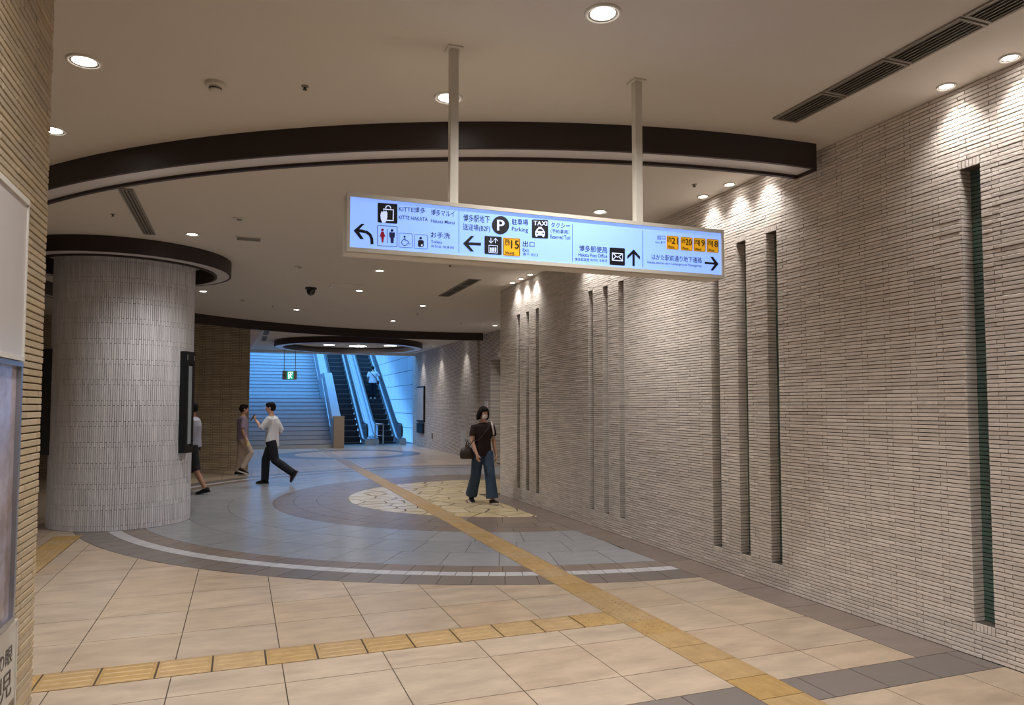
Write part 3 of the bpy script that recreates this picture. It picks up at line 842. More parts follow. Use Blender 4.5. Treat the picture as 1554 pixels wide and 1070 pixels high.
# parapet between stairs and escalators
PA = empty('stair_parapet', (3.46, SY, 0), 'pale clad sloping parapet between the stairs and the escalators', 'parapet')
def stair_z(Y):
    for (a, za), (c, zc) in zip(prof[:-1], prof[1:]):
        if a <= Y <= c: return za + (zc - za) * (Y - a) / (c - a)
    return prof[-1][1]
Y = SY
while Y < SYT - .1:
    Y2 = min(Y + 1.2, SYT)
    for k in (prof[1][0], prof[2][0]):
        if Y < k - .05 < k < Y2: Y2 = k
    b = MB(); b.prism_axis([(Y + .006, stair_z(Y) - .3), (Y2 - .006, stair_z(Y2) - .3), (Y2 - .006, stair_z(Y2) + 1.08), (Y + .006, stair_z(Y) + 1.08)], 3.3, 3.62); put(b, 'cladding_panel', 'blue_panel', PA, fix=True)
    Y = Y2
b = MB(); b.tube([(3.22, SY - .1, .80), (3.22, SY + .1, .82)] + [(3.22, p[0], p[1] + .82) for p in prof[1:]], .024, 8); hr = put(b, 'handrail', 'steel', PA, smooth=True)
for k in range(9):
    Yb = SY + .5 + 1.3 * k; zz = stair_z(Yb)
    b = MB(); b.tube([(3.31, Yb, zz + .76), (3.22, Yb, zz + .78), (3.22, Yb, zz + .82)], .010, 6); put(b, 'bracket', 'steel', PA)
E = empty('granite_post', (3.49, 28.12, 0), 'speckled granite post at the foot of the escalators', 'post')
b = MB(); b.box(3.30, 3.68, 27.90, 28.27, 0, .62); put(b, 'lower_block', 'granite', E)
b = MB(); b.box(3.30, 3.68, 27.90, 28.27, .624, 1.18); put(b, 'upper_block', 'granite', E)
b = MB(); b.box(3.16, 3.69, 27.89, 28.28, 1.18, 1.21); put(b, 'cap', 'granite', E)
# escalators
EY, ES = 30.1, 0.577
def esc_z(Y): return 0.0 if Y < EY + .5 else ES * (Y - EY - .5)
def escalator(x0, x1, label):
    E = empty('escalator', ((x0 + x1) / 2, EY, 0), label, 'escalator', 'escalators')
    b = MB(); b.box(x0 - .2, x1 + .2, 29.46, EY + .12, 0.0, .012); put(b, 'floor_plate', 'steel', E)
    s = MB(); s.box(x0 + .01, x1 - .01, 0, .42, -.231, 0)
    for k in range(14): s.box(x0 + .02 + k * (x1 - x0 - .04) / 14, x0 + .04 + k * (x1 - x0 - .04) / 14, .0, .42, 0, .008)
    s.v = [(x - E.location.x, y, z) for x, y, z in s.v]; me = s.mesh('step'); me.materials.append(M['esc_black'])
    nb = MB(); nb.box(x0 + .01, x1 - .01, -.004, .02, -.004, .010); nb.v = [(x - E.location.x, y, z) for x, y, z in nb.v]; nme = nb.mesh('step_edge'); nme.materials.append(M['vent_metal'])
    for k in range(25):
        o = bpy.data.objects.new('step', me); col.objects.link(o); o.parent = E
        o.location = (0, .12 + .4 * k, max(0, .231 * k - .17))
        e = bpy.data.objects.new('step_edge', nme); col.objects.link(e); e.parent = o
    top = EY + 10.2
    for sgn, xi in ((-1, x0), (1, x1)):
        xa, xb = (xi - .27, xi) if sgn < 0 else (xi, xi + .27)
        path = [(29.62, .34), (29.55, .52), (29.60, .72), (29.75, .84), (EY + .35, .86), (EY + .75, .98), (top, esc_z(top) + .82)]
        b = MB(); b.prism_axis([(29.8, .0), (EY + .5, -.1), (top, esc_z(top) - .3), (top, esc_z(top) + .24), (EY + .6, .28), (EY + .2, .22), (29.8, .22)], xa, xb); bal = put(b, 'balustrade', 'steel_soft', E, fix=True)
        xm = xi + sgn * .05
        b = MB(); b.prism_axis([(EY + .2, .2)] + [(29.72, .26), (29.62, .5), (29.70, .70), (29.85, .80), (EY + .35, .82), (EY + .75, .94), (top, esc_z(top) + .78), (top, esc_z(top) + .2), (EY + .6, .2)], xm - .012, xm + .012)
        put(b, 'side_panel', 'esc_panel', bal, fix=True)
        b = MB(); b.tube([(xm, p[0], p[1]) for p in path], .034, 8); put(b, 'handrail', 'rubber', bal, smooth=True)
        b = MB(); b.prism_axis([(29.85, .20), (EY + .2, .22), (EY + .6, .28), (top, esc_z(top) + .24), (top, esc_z(top) + .30), (EY + .6, .34), (EY + .2, .27), (29.85, .25)], xa + .02 if sgn < 0 else xi + .10, xi - .10 if sgn < 0 else xb - .02); put(b, 'deck_cover', 'steel', bal, fix=True)
    return E
mat('esc_panel', srgb(170, 190, 204), 0.18, metal=0.5)
escalator(3.92, 4.78, 'escalator next to the staircase, empty of riders')
escalator(5.33, 6.19, 'escalator along the clad side wall, carrying one rider')
E = empty('barrier_frame', (5.25, 29.3, 0), 'low steel barrier frame standing between the two escalators', 'barrier')
b = MB(); b.tube([(5.10, 29.35, 0), (5.10, 29.35, .82), (5.12, 29.35, .86), (5.40, 29.35, .86), (5.42, 29.35, .82), (5.42, 29.35, 0)], .028, 8); put(b, 'hoop', 'steel', E, smooth=True)
b = MB(); b.tube([(5.10, 29.35, .40), (5.42, 29.35, .40)], .018, 8); put(b, 'crossbar', 'steel', E, smooth=True)
for x in (5.10, 5.42):
    b = MB(); b.lathe([(.06, 0), (.06, .012), (.03, .016)], (x, 29.35, 0), 16); put(b, 'foot_plate', 'steel', E, fix=True)
# exit sign hung in front of the stairs
E = empty('exit_sign', (1.65, 27.5, 2.54), 'small green running-man exit sign hanging on two rods before the stairs', 'exit sign')
b = MB(); b.box(1.40, 1.905, 27.46, 27.54, 2.545, 2.865); put(b, 'housing', 'vent_metal', E)
b = MB(); b.box(1.555, 1.785, 27.45, 27.465, 2.565, 2.845); face = put(b, 'lit_face', 'exit_green', E)
def yz_poly(pts, y, m, name, parent, th=.006):
    b = MB(); b.prism_axis(pts, y - th, y, 'y'); return put(b, name, m, parent, fix=True)
xc, zc = 1.68, 2.70
yz_poly([(xc - .085, zc - .12), (xc - .055, zc - .12), (xc - .055, zc + .10), (xc + .055, zc + .10), (xc + .055, zc + .07), (xc + .085, zc + .07), (xc + .085, zc + .13), (xc - .085, zc + .13)], 27.449, 'exit_white', 'door_symbol', E)
b = MB(); b.ball((xc + .01, 27.447, zc + .075), .022, .006, .022, 12); put(b, 'figure_head', 'exit_white', E)
for p in ([(0, .05), (.03, .03), (.0, -.04), (-.03, -.03)], [(.0, -.03), (.05, -.06), (.06, -.11), (.04, -.11), (.03, -.07), (-.03, -.04)], [(-.02, -.03), (-.05, -.10), (-.08, -.10), (-.08, -.12), (-.035, -.12), (.01, -.04)], [(.02, .045), (.07, .02), (.07, .0), (.02, .02)], [(.0, .05), (-.05, .03), (-.06, -.02), (-.04, -.02), (-.03, .01), (.0, .02)]):
    yz_poly([(xc + a, zc + c) for a, c in p], 27.448, 'exit_white', 'figure', E)
b = MB(); b.tube([(1.47, 27.455, 2.70), (1.47, 27.44, 2.70)], .022, 10); put(b, 'indicator', 'black_plastic', E)
for x in (1.46, 1.85):
    b = MB(); b.tube([(x, 27.5, 2.86), (x, 27.5, CEIL)], .010, 8); put(b, 'hanging_rod', 'vent_metal', E)
    b = MB(); b.lathe([(.04, 0), (.04, -.02), (.012, -.03)], (x, 27.5, CEIL), 12); put(b, 'ceiling_rose', 'vent_metal', E, fix=True)

# ------------------------------------------------------------ hanging direction sign
SY0 = 3.95
SG = empty('direction_sign', (1.74, 4.03, 2.43), 'long backlit blue station direction sign hanging from two white posts', 'sign')
SXA, SXB, SZA, SZB = 0.52, 2.965, 2.435, 2.757
b = MB(); b.box(SXA, SXB, SY0 + .012, SY0 + .15, SZA, SZB); put(b, 'housing', 'sign_frame', SG)
b = MB(); fr = .022
b.box(SXA, SXB, SY0 - .012, SY0 + .02, SZB - fr, SZB); b.box(SXA, SXB, SY0 - .012, SY0 + .02, SZA, SZA + fr)
b.box(SXA, SXA + fr * .8, SY0 - .012, SY0 + .02, SZA + fr, SZB - fr); b.box(SXB - fr * .8, SXB, SY0 - .012, SY0 + .02, SZA + fr, SZB - fr)
put(b, 'frame', 'sign_frame', SG)
b = MB(); b.box(SXA + .01, SXB - .01, SY0, SY0 + .013, SZA + .012, SZB - .012); put(b, 'lit_panel', 'sign_glow', SG)
for x in (1.139, 2.368):
    b = MB(); b.box(x - .024, x + .024, 4.00, 4.05, SZB - .01, CEIL + .002); po = put(b, 'post', 'sign_frame', SG)
    b = MB(); b.box(x - .045, x + .045, 3.975, 4.075, CEIL - .010, CEIL + .002); put(b, 'ceiling_plate', 'sign_frame', SG)
ZM = {6: (520, 280, 300 / 1554), 7: (800, 310, 310 / 1554)}
def S(zm, x, y):
    o = ZM[zm]; p = on_y(SY0, o[0] + x * o[2], o[1] + y * o[2]); return p.x, p.z
def shape(zm, pts, m, layer=1, name='symbol'):
    q = [S(zm, *p) for p in pts]; d = SY0 - .0012 * layer
    b = MB(); b.prism_axis(q, d, SY0 + .001, 'y'); return put(b, name, m, SG, fix=True)
def circ(cx, cy, rx, ry=None, n=24, a0=0, a1=360):
    ry = ry or rx; return [(cx + rx * math.cos(R(a0 + (a1 - a0) * k / n)), cy + ry * math.sin(R(a0 + (a1 - a0) * k / n))) for k in range(n if a1 - a0 > 359 else n + 1)]
def stroke(zm, pts, w, m, layer=1, name='symbol', closed=False):
    """thick polyline"""
    n = len(pts); L, Rr = [], []
    for i, p in enumerate(pts):
        a = pts[i - 1] if (i > 0 or closed) else p; c = pts[(i + 1) % n] if (i < n - 1 or closed) else p
        dx, dy = c[0] - a[0], c[1] - a[1]; l = math.hypot(dx, dy) or 1
        L.append((p[0] - dy / l * w / 2, p[1] + dx / l * w / 2)); Rr.append((p[0] + dy / l * w / 2, p[1] - dx / l * w / 2))
    if closed:
        b = MB(); q1 = [S(zm, *p) for p in L]; q2 = [S(zm, *p) for p in Rr]; d = SY0 - .0012 * layer
        b.add([(x, d, z) for x, z in q1] + [(x, d, z) for x, z in q2], [(i, (i + 1) % n, n + (i + 1) % n, n + i) for i in range(n)])
        return put(b, name, m, SG)
    b = MB(); q = [S(zm, *p) for p in L] + [S(zm, *p) for p in Rr]; d = SY0 - .0012 * layer
    b.add([(x, d, z) for x, z in q], [(i, i + 1, n + i + 1, n + i) for i in range(n - 1)])
    return put(b, name, m, SG)
def glyphs(body):
    c = bpy.data.curves.new('lettering', 'FONT'); c.body = body; c.resolution_u = 3; c.offset = 0.005
    o = bpy.data.objects.new('lettering', c); col.objects.link(o)
    me = bpy.data.meshes.new_from_object(o.evaluated_get(bpy.context.evaluated_depsgraph_get()))
    bpy.data.objects.remove(o); bpy.data.curves.remove(c)
    return me
def text(zm, body, x0, x1, yl, yr, h, m='ink', layer=1, bold=0.0):
    """lettering fitted between x0 and x1, baseline from yl to yr, height h (sign zoom pixels)"""
    me = glyphs(body); xs_ = [v.co.x for v in me.vertices]; ys_ = [v.co.y for v in me.vertices]
    a, c, lo, hi = min(xs_), max(xs_), min(ys_), max(ys_)
    for v in me.vertices:
        u = (v.co.x - a) / (c - a); w = (v.co.y - lo) / (hi - lo)
        X, Z = S(zm, x0 + (x1 - x0) * u, yl + (yr - yl) * u - h * w)
        v.co = (X - SG.location.x, SY0 - .0012 * layer - SG.location.y, Z - SG.location.z)
    me.materials.append(M[m]); o = bpy.data.objects.new('lettering', me); col.objects.link(o); o.parent = SG
    if bold:
        o2 = o.copy(); col.objects.link(o2); o2.location.x += bold; o2.location.y -= .0002
    return o
def rrect(x0, y0, x1, y1, sl, r=8):          # slanted rounded rectangle; sl = drop over its width
    pts = []
    for cx_, cy_, a in ((x1 - r, y1 - r, 0), (x0 + r, y1 - r, 90), (x0 + r, y0 + r, 180), (x1 - r, y0 + r, 270)):
        pts += [(cx_ + r * math.cos(R(a + 30 * k)), cy_ + r * math.sin(R(a + 30 * k)) + sl * (cx_ - x0) / (x1 - x0)) for k in range(4)]
    return pts
# left field
stroke(6, [(100, 362), (150, 366), (190, 376), (215, 396), (228, 425), (231, 470)], 24, 'ink', name='arrow')
shape(6, [(86, 362), (146, 310), (172, 311), (120, 362), (166, 430), (139, 430)], 'ink', 2, 'arrow')
shape(6, rrect(275, 143, 430, 298, 12), 'ink', 1, 'pictogram')
stroke(6, [(318, 195), (398, 201), (396, 285), (340, 283)], 10, 'icon_pale', 3, 'bag_outline')
stroke(6, circ(357, 190, 20, 22, 10, 180, 360), 8, 'icon_pale', 3, 'bag_handle')
shape(6, [(296, 245), (300, 225), (308, 210), (316, 222), (322, 205), (332, 215), (342, 206), (350, 225), (350, 262), (336, 300), (312, 302), (300, 275)], 'icon_pale', 4, 'hand')
text(6, 'KITTE博多', 441, 650, 212, 229, 45); text(6, 'KITTE HAKATA', 441, 668, 272, 290, 30)
text(6, '博多マルイ', 695, 880, 243, 258, 50); text(6, 'Hakata Marui', 693, 880, 298, 314, 26)
stroke(6, rrect(273, 322, 428, 480, 9), 4, 'ink_blue', 1, 'pictogram_frame', True)
shape(6, circ(313, 357, 11), 'ink_red', 1, 'woman_symbol'); shape(6, [(304, 370), (322, 371), (336, 412), (290, 410)], 'ink_red', 1, 'woman_symbol'); shape(6, [(302, 410), (326, 412), (320, 455), (308, 455)], 'ink_red', 2, 'woman_symbol')
stroke(6, [(350, 350), (350, 462)], 4, 'ink', 1, 'divider')
shape(6, circ(388, 362, 11), 'ink_blue', 1, 'man_symbol'); shape(6, [(366, 375), (411, 377), (409, 418), (368, 416)], 'ink_blue', 1, 'man_symbol'); shape(6, [(375, 415), (402, 417), (400, 462), (378, 460)], 'ink_blue', 2, 'man_symbol')
stroke(6, rrect(443, 382, 547, 492, 6), 3, 'ink_blue', 1, 'pictogram_frame', True)
shape(6, circ(487, 410, 8), 'ink_blue', 1, 'wheelchair_symbol'); stroke(6, [(487, 416), (491, 440), (512, 444), (520, 468), (532, 466)], 6, 'ink_blue', 1, 'wheelchair_symbol'); stroke(6, circ(488, 455, 24, 25, 14, 20, 290), 5, 'ink_blue', 1, 'wheelchair_symbol')
stroke(6, rrect(563, 393, 666, 502, 6), 3, 'ink_blue', 1, 'pictogram_frame', True)
shape(6, circ(613, 423, 10), 'ink', 1, 'person_symbol'); shape(6, rrect(592, 436, 637, 490, 2, 12), 'ink', 1, 'person_symbol'); shape(6, circ(622, 478, 7), 'icon_pale', 3, 'pouch_symbol')
text(6, 'お手洗', 692, 845, 418, 427, 46); text(6, 'Toilets', 695, 780, 459, 466, 22); text(6, '화장실 洗手间', 695, 872, 494, 508, 21)
stroke(6, [(914, 208), (914, 535)], 3, 'ink', 1, 'divider')
text(6, '博多駅地下', 948, 1156, 291, 304, 58); text(6, '送迎場(B2F)', 945, 1158, 364, 380, 58)
shape(6, circ(1241, 320, 68, 72, 32), 'ink', 1, 'parking_disc'); text(6, 'P', 1212, 1268, 362, 366, 84, 'icon_pale', 3, .0025)
text(6, '駐車場', 1330, 1456, 316, 322, 48); text(6, 'Parking', 1330, 1456, 374, 384, 42)
stroke(6, [(965, 464), (1087, 470)], 22, 'ink', 1, 'arrow'); shape(6, [(946, 464), (1008, 404), (1034, 405), (980, 464), (1030, 526), (1006, 526)], 'ink', 2, 'arrow')
shape(6, rrect(1115, 403, 1250, 545, 10), 'ink', 1, 'pictogram'); stroke(6, [(1148, 478), (1216, 483), (1214, 540), (1148, 535)], 5, 'icon_pale', 3, 'lift_car', True)
for cx_ in (1164, 1182, 1200): shape(6, [(cx_ - 6, 496), (cx_ + 6, 497), (cx_ + 6, 530), (cx_ - 6, 529)], 'icon_pale', 3, 'lift_rider')
stroke(6, [(1164, 420), (1164, 460)], 5, 'icon_pale', 3, 'lift_arrow'); stroke(6, [(1148, 444), (1164, 462), (1180, 446)], 5, 'icon_pale', 4, 'lift_arrow')
stroke(6, [(1200, 425), (1200, 462)], 5, 'icon_pale', 3, 'lift_arrow'); stroke(6, [(1184, 442), (1200, 424), (1216, 446)], 5, 'icon_pale', 4, 'lift_arrow')
shape(6, rrect(1260, 416, 1395, 558, 9), 'exit_yellow', 1, 'exit_plate'); stroke(6, rrect(1264, 420, 1391, 554, 9), 3, 'ink', 3, 'plate_outline', True)
text(6, '西', 1272, 1315, 476, 478, 44, layer=3); text(6, '15', 1322, 1384, 502, 506, 64, layer=3, bold=.0012); text(6, 'West', 1274, 1350, 548, 553, 24, layer=3, bold=.0008)
text(6, '出口', 1416, 1508, 487, 493, 44); text(6, 'Exit', 1416, 1463, 526, 529, 26); text(6, '출구 出口', 1418, 1532, 556, 566, 22)
# right field
shape(7, rrect(35, 115, 160, 256, 6), 'ink', 1, 'pictogram'); text(7, 'TAXI', 46, 150, 160, 165, 34, 'icon_pale', 3, .001)
shape(7, [(62, 205), (78, 183), (116, 185), (132, 210), (132, 240), (60, 236)], 'icon_pale', 3, 'taxi_symbol'); shape(7, [(84, 190), (112, 191), (120, 206), (76, 204)], 'ink', 4, 'taxi_symbol')
shape(7, [(84, 172), (110, 173), (110, 184), (84, 183)], 'icon_pale', 3, 'taxi_symbol'); shape(7, [(64, 236), (76, 237), (76, 248), (64, 247)], 'icon_pale', 3, 'taxi_symbol'); shape(7, [(116, 239), (128, 240), (128, 251), (116, 250)], 'icon_pale', 3, 'taxi_symbol')
for cx_ in (74, 120): shape(7, circ(cx_, 222, 6), 'ink', 4, 'taxi_symbol')
text(7, 'タクシー', 180, 326, 176, 184, 38); text(7, '（予約専用）', 178, 320, 220, 228, 32); text(7, 'Reserved Taxi', 176, 327, 260, 270, 30)
stroke(7, [(343, 150), (343, 437)], 3, 'ink', 1, 'divider')
text(7, '博多郵便局', 395, 608, 358, 374, 48); text(7, 'Hakata Post Office', 390, 608, 396, 408, 26); text(7, '博多邮政局 하카타 우체국', 362, 608, 430, 444, 24)
shape(7, rrect(627, 328, 743, 460, 8), 'ink', 1, 'pictogram'); stroke(7, [(646, 372), (724, 378), (724, 432), (646, 426)], 8, 'icon_pale', 3, 'envelope', True)
stroke(7, [(646, 372), (684, 405), (724, 378)], 6, 'icon_pale', 4, 'envelope'); stroke(7, [(646, 426), (672, 398)], 6, 'icon_pale', 4, 'envelope'); stroke(7, [(724, 432), (696, 402)], 6, 'icon_pale', 4, 'envelope')
stroke(7, [(809, 365), (809, 471)], 18, 'ink', 1, 'arrow'); shape(7, [(809, 344), (857, 398), (857, 420), (809, 372), (762, 414), (762, 392)], 'ink', 2, 'arrow')
stroke(7, [(880, 200), (880, 480)], 3, 'ink', 1, 'divider')
text(7, '出口', 988, 1050, 268, 271, 34); text(7, 'Exit 출구', 976, 1050, 297, 301, 18)
for x0, y0, n in ((1060, 237, '21'), (1166, 247, '20'), (1265, 254, '19'), (1365, 262, '18')):
    shape(7, rrect(x0, y0, x0 + 91, y0 + 103, 7), 'exit_yellow', 1, 'exit_plate'); stroke(7, rrect(x0 + 3, y0 + 3, x0 + 88, y0 + 100, 7), 2, 'ink', 3, 'plate_outline', True)
    text(7, '西', x0 + 6, x0 + 36, y0 + 48, y0 + 50, 32, layer=3); text(7, n, x0 + 37, x0 + 83, y0 + 63, y0 + 66, 46, layer=3, bold=.001); text(7, 'West', x0 + 9, x0 + 57, y0 + 96, y0 + 100, 20, layer=3, bold=.0006)
text(7, 'はかた駅前通り地下通路', 946, 1328, 421, 449, 44); text(7, 'Hakata-ekimae-dori Underground Passageway', 912, 1328, 453, 483, 22)
stroke(7, [(1350, 446), (1436, 453)], 16, 'ink', 1, 'arrow'); shape(7, [(1455, 455), (1412, 400), (1394, 400), (1428, 455), (1394, 503), (1412, 505)], 'ink', 2, 'arrow')

# ------------------------------------------------------------ boards on the near brick wall end
E = empty('white_board', (LX, 2.3, 1.77), 'large white board on the near brick wall, above the glazed map', 'board')
b = MB(); b.box(LX + .002, LX + .034, 1.4, 2.965, 1.77, 2.31); put(b, 'panel', 'board_white', E)
b = MB(); b.box(LX + .002, LX + .040, 1.39, 2.97, 2.305, 2.325); b.box(LX + .002, LX + .040, 1.39, 2.97, 1.755, 1.772); b.box(LX + .002, LX + .038, 2.962, 2.974, 1.76, 2.32); put(b, 'edging', 'trim_white', E)
E = empty('area_map', (LX, 2.3, .86), 'glazed area map with steel frame on the near brick wall', 'map')
b = MB(); b.box(LX - .002, LX + .022, 1.4, 2.95, .88, 1.735); put(b, 'print', 'map_print', E)
b = MB(); w = .018
b.box(LX, LX + .036, 1.39, 2.97, 1.735, 1.752); b.box(LX, LX + .036, 1.39, 2.97, .86, .88); b.box(LX, LX + .036, 2.95, 2.97, .88, 1.735); put(b, 'frame', 'steel', E)
E = empty('poster', (LX, 2.3, .40), 'white and brown poster with dark lettering under the glazed map', 'poster')
b = MB(); b.box(LX - .002, LX + .010, 1.6, 3.10, .56, .825); put(b, 'sheet', 'poster_white', E)
b = MB(); b.box(LX - .002, LX + .010, 1.6, 3.10, .25, .56); put(b, 'picture_sheet', 'poster_brown', E)
b = MB(); b.box(LX - .002, LX + .014, 1.59, 3.11, .825, .835); b.box(LX - .002, LX + .014, 3.10, 3.11, .25, .83); put(b, 'edging', 'poster_white', E)
def wall_text(body, y0, y1, z0, h, m='poster_ink'):
    me = glyphs(body); xs_ = [v.co.x for v in me.vertices]; ys_ = [v.co.y for v in me.vertices]
    a, c, lo, hi = min(xs_), max(xs_), min(ys_), max(ys_)
    for v in me.vertices:
        v.co = (.0115, y0 + (y1 - y0) * (v.co.x - a) / (c - a) - 2.3, z0 + h * (v.co.y - lo) / (hi - lo) - .40)
    me.materials.append(M[m]); o = bpy.data.objects.new('lettering', me); col.objects.link(o); o.parent = E
wall_text('おさの眼', 2.72, 3.06, .70, .06); wall_text('天児', 2.76, 3.06, .59, .09)

# ------------------------------------------------------------ fittings of the far passage wall
E = empty('notice_frame', (6.6, 27.6, 0.7), 'tall glazed notice frame on the far passage wall', 'notice frame')
b = MB(); b.box(6.54, 6.605, 27.1, 28.3, .98, 2.35); put(b, 'case', 'black_metal', E)
b = MB(); b.box(6.53, 6.545, 27.16, 28.24, 1.04, 2.29); put(b, 'pane', 'board_white', E)
b = MB(); b.box(6.52, 6.605, 27.2, 28.2, .55, .92); put(b, 'leaflet_box', 'black_metal', E)
E = empty('service_panel', (6.6, 21.9, .1), 'small pale service panel low on the far passage wall', 'panel')
b = MB(); b.box(6.585, 6.605, 21.62, 22.28, .18, .85); put(b, 'door', 'sign_frame', E)
b = MB(); b.box(6.575, 6.587, 21.70, 21.74, .48, .56); put(b, 'latch', 'black_plastic', E)
E = empty('outlet_box', (6.6, 25.9, .2), 'tiny dark outlet low on the far passage wall', 'outlet')
b = MB(); b.box(6.585, 6.605, 25.8, 26.05, .32, .62); put(b, 'plate', 'sign_frame', E)
b = MB(); b.box(6.57, 6.587, 25.86, 25.96, .40, .60); put(b, 'flap', 'black_plastic', E)
E = empty('fire_alarm', (6.66, 19.9, 1.45), 'white fire alarm plate with red lamp on the wall behind the woman', 'fire alarm')
b = MB(); b.box(6.635, 6.665, 19.75, 20.0, 1.55, 1.72); put(b, 'plate', 'trim_white', E)
b = MB(); b.ball((6.63, 19.87, 1.52), .03, .05, .05, 12); put(b, 'lamp', 'red_lamp', E, smooth=True)

# ------------------------------------------------------------ people
def fuse(mb, name, m, parent, voxel=0.009, smooth=6, factor=0.5):
    """close volumes fused into one continuous skin"""
    me = mb.mesh(name); o = bpy.data.objects.new(name, me); col.objects.link(o)
    b = bmesh.new(); b.from_mesh(me); bmesh.ops.recalc_face_normals(b, faces=b.faces); b.to_mesh(me); b.free()
    r = o.modifiers.new('r', 'REMESH'); r.mode = 'VOXEL'; r.voxel_size = voxel
    if smooth:
        s = o.modifiers.new('s', 'SMOOTH'); s.iterations = smooth; s.factor = factor
    me2 = bpy.data.meshes.new_from_object(o.evaluated_get(bpy.context.evaluated_depsgraph_get()))
    bpy.data.objects.remove(o); me2.name = name
    me2.materials.clear(); me2.materials.append(M[m]); me2.polygons.foreach_set('use_smooth', [True] * len(me2.polygons))
    ob = bpy.data.objects.new(name, me2); col.objects.link(ob); ob.parent = parent
    return ob
def V(*a): return Vector(a)
def lerp(a, c, t): return V(*a) + (V(*c) - V(*a)) * t
def arm_path(sh, el, wr): return [V(*sh), lerp(sh, el, .5), V(*el), lerp(el, wr, .4), V(*wr)]
def hand(mb, wr, d, pn, sgn, k, curl=0.5):
    """palm, four fingers of unequal length and a thumb from the side of the palm; d = pointing way, pn = palm normal"""
    d = V(*d).normalized(); pn = V(*pn); pn = (pn - d * pn.dot(d)).normalized(); side = d.cross(pn) * sgn
    w = V(*wr)
    mb.tube([w - d * .01 * k, w + d * .03 * k, w + d * .07 * k, w + d * .088 * k], [.024 * k, .034 * k, .040 * k, .036 * k], 10, [.019 * k, .018 * k, .017 * k, .014 * k], side)
    for i, (off, ln) in enumerate(((-.030, .066), (-.010, .078), (.011, .074), (.030, .058))):
        p = w + d * .083 * k + side * off * k; a = 0.0; pts = [p - d * .02 * k, p]; dd = d
        for j, fr in enumerate((.45, .32, .23)):
            a += curl * (0.5 + .25 * j); dd = d * math.cos(a) + pn * math.sin(a); pts.append(pts[-1] + dd * ln * fr * k)
        mb.tube(pts, [.010 * k, .0098 * k, .0092 * k, .0085 * k, .007 * k], 8)
    p = w + d * .025 * k - side * .028 * k
    t = (d * .75 - side * .55 + pn * .35).normalized()
    mb.tube([p, p + t * .03 * k, p + t * .055 * k + d * .004 * k, p + t * .062 * k + d * .022 * k], [.014 * k, .0125 * k, .0105 * k, .008 * k], 8)
def head(mb, c, k, fwd, tilt=0.0):
    """skull, jaw, nose, ears and neck stub; returns the frame (forward, side, up)"""
    f = V(*fwd).normalized(); s = f.cross(V(0, 0, 1)).normalized(); f = (f * math.cos(tilt) - V(0, 0, 1) * math.sin(tilt)); u = s.cross(f)
    c = V(*c)
    rot = Matrix((s, -f, u)).transposed()
    mb.ball(c + u * .025 * k, .074 * k, .094 * k, .092 * k, 18, rot)
    mb.ball(c - u * .045 * k + f * .018 * k, .056 * k, .068 * k, .072 * k, 16, rot)
    mb.tube([c + f * .088 * k + u * .012 * k, c + f * .104 * k - u * .022 * k, c + f * .086 * k - u * .030 * k], [.008 * k, .013 * k, .010 * k], 8)
    for sg in (-1, 1): mb.ball(c + s * .076 * k * sg - f * .008 * k - u * .005 * k, .010 * k, .020 * k, .032 * k, 10, rot)
    return c, f, s, u, rot
def face(E, fr, k, mask=False):
    c, f, s, u, rot = fr
    for sg in (-1, 1):
        e = MB(); e.ball(c + f * .080 * k + s * .030 * sg * k + u * .018 * k, .013 * k, .012 * k, .007 * k, 10, rot); ey = e.build('eye', 'eye_white', E, True)
        e = MB(); e.ball(c + f * .090 * k + s * .030 * sg * k + u * .018 * k, .006 * k, .004 * k, .006 * k, 8, rot); e.build('iris', 'black_plastic', E, True)
        e = MB(); e.ball(c + f * .084 * k + s * .031 * sg * k + u * .040 * k, .018 * k, .006 * k, .004 * k, 8, rot); e.build('eyebrow', 'hair', E, True)
    if not mask:
        e = MB(); e.ball(c + f * .082 * k - u * .060 * k, .022 * k, .008 * k, .007 * k, 10, rot); e.build('mouth', 'lips', E, True)
def leg_volume(mb, hip, kn, an, r, seg=12):
    """thigh to ankle with taper; r = (hip, mid thigh, knee, calf, ankle)"""
    mb.tube([V(*hip), lerp(hip, kn, .5), V(*kn), lerp(kn, an, .35), V(*an)], list(r), seg)
def shoe(E, an, toe_dir, pitch, k, m='black_cloth', sole='rubber'):
    """shoe under the ankle; pitch > 0 lifts the heel"""
    t = V(*toe_dir).normalized(); s = V(0, 0, 1).cross(t); tt = t * math.cos(pitch) - V(0, 0, 1) * math.sin(pitch); up = tt.cross(s)
    a = V(*an) - up * .075 * k
    rings = []
    for x, w, h in ((-.075, .020, .04), (-.065, .034, .075), (-.02, .038, .088), (.03, .040, .075), (.09, .045, .055), (.15, .042, .042), (.18, .026, .028), (.188, .008, .014)):
        rings.append([a + tt * x * k + s * w * k * math.cos(2 * math.pi * i / 12) + up * (max(0.0, h * k * (.5 + .5 * math.sin(2 * math.pi * i / 12)))) for i in range(12)])
    b = MB(); b.loft(rings); so = b.build('shoe', m, E, True, True)
    b = MB(); pts = [(-.08, .026), (-.05, .040), (.02, .040), (.09, .049), (.15, .046), (.185, .026), (.194, .006)]
    pl = [(x, w) for x, w in pts] + [(x, -w) for x, w in pts[::-1]]
    lo = [a + tt * x * k + s * w * k - up * .016 * k for x, w in pl]; hi = [a + tt * x * k + s * w * k + up * .012 * k for x, w in pl]; n = len(pl)
    b.add(lo + hi, [list(range(n))[::-1], list(range(n, 2 * n))] + [(i, (i + 1) % n, n + (i + 1) % n, n + i) for i in range(n)])
    b.build('sole', sole, so, False, True)
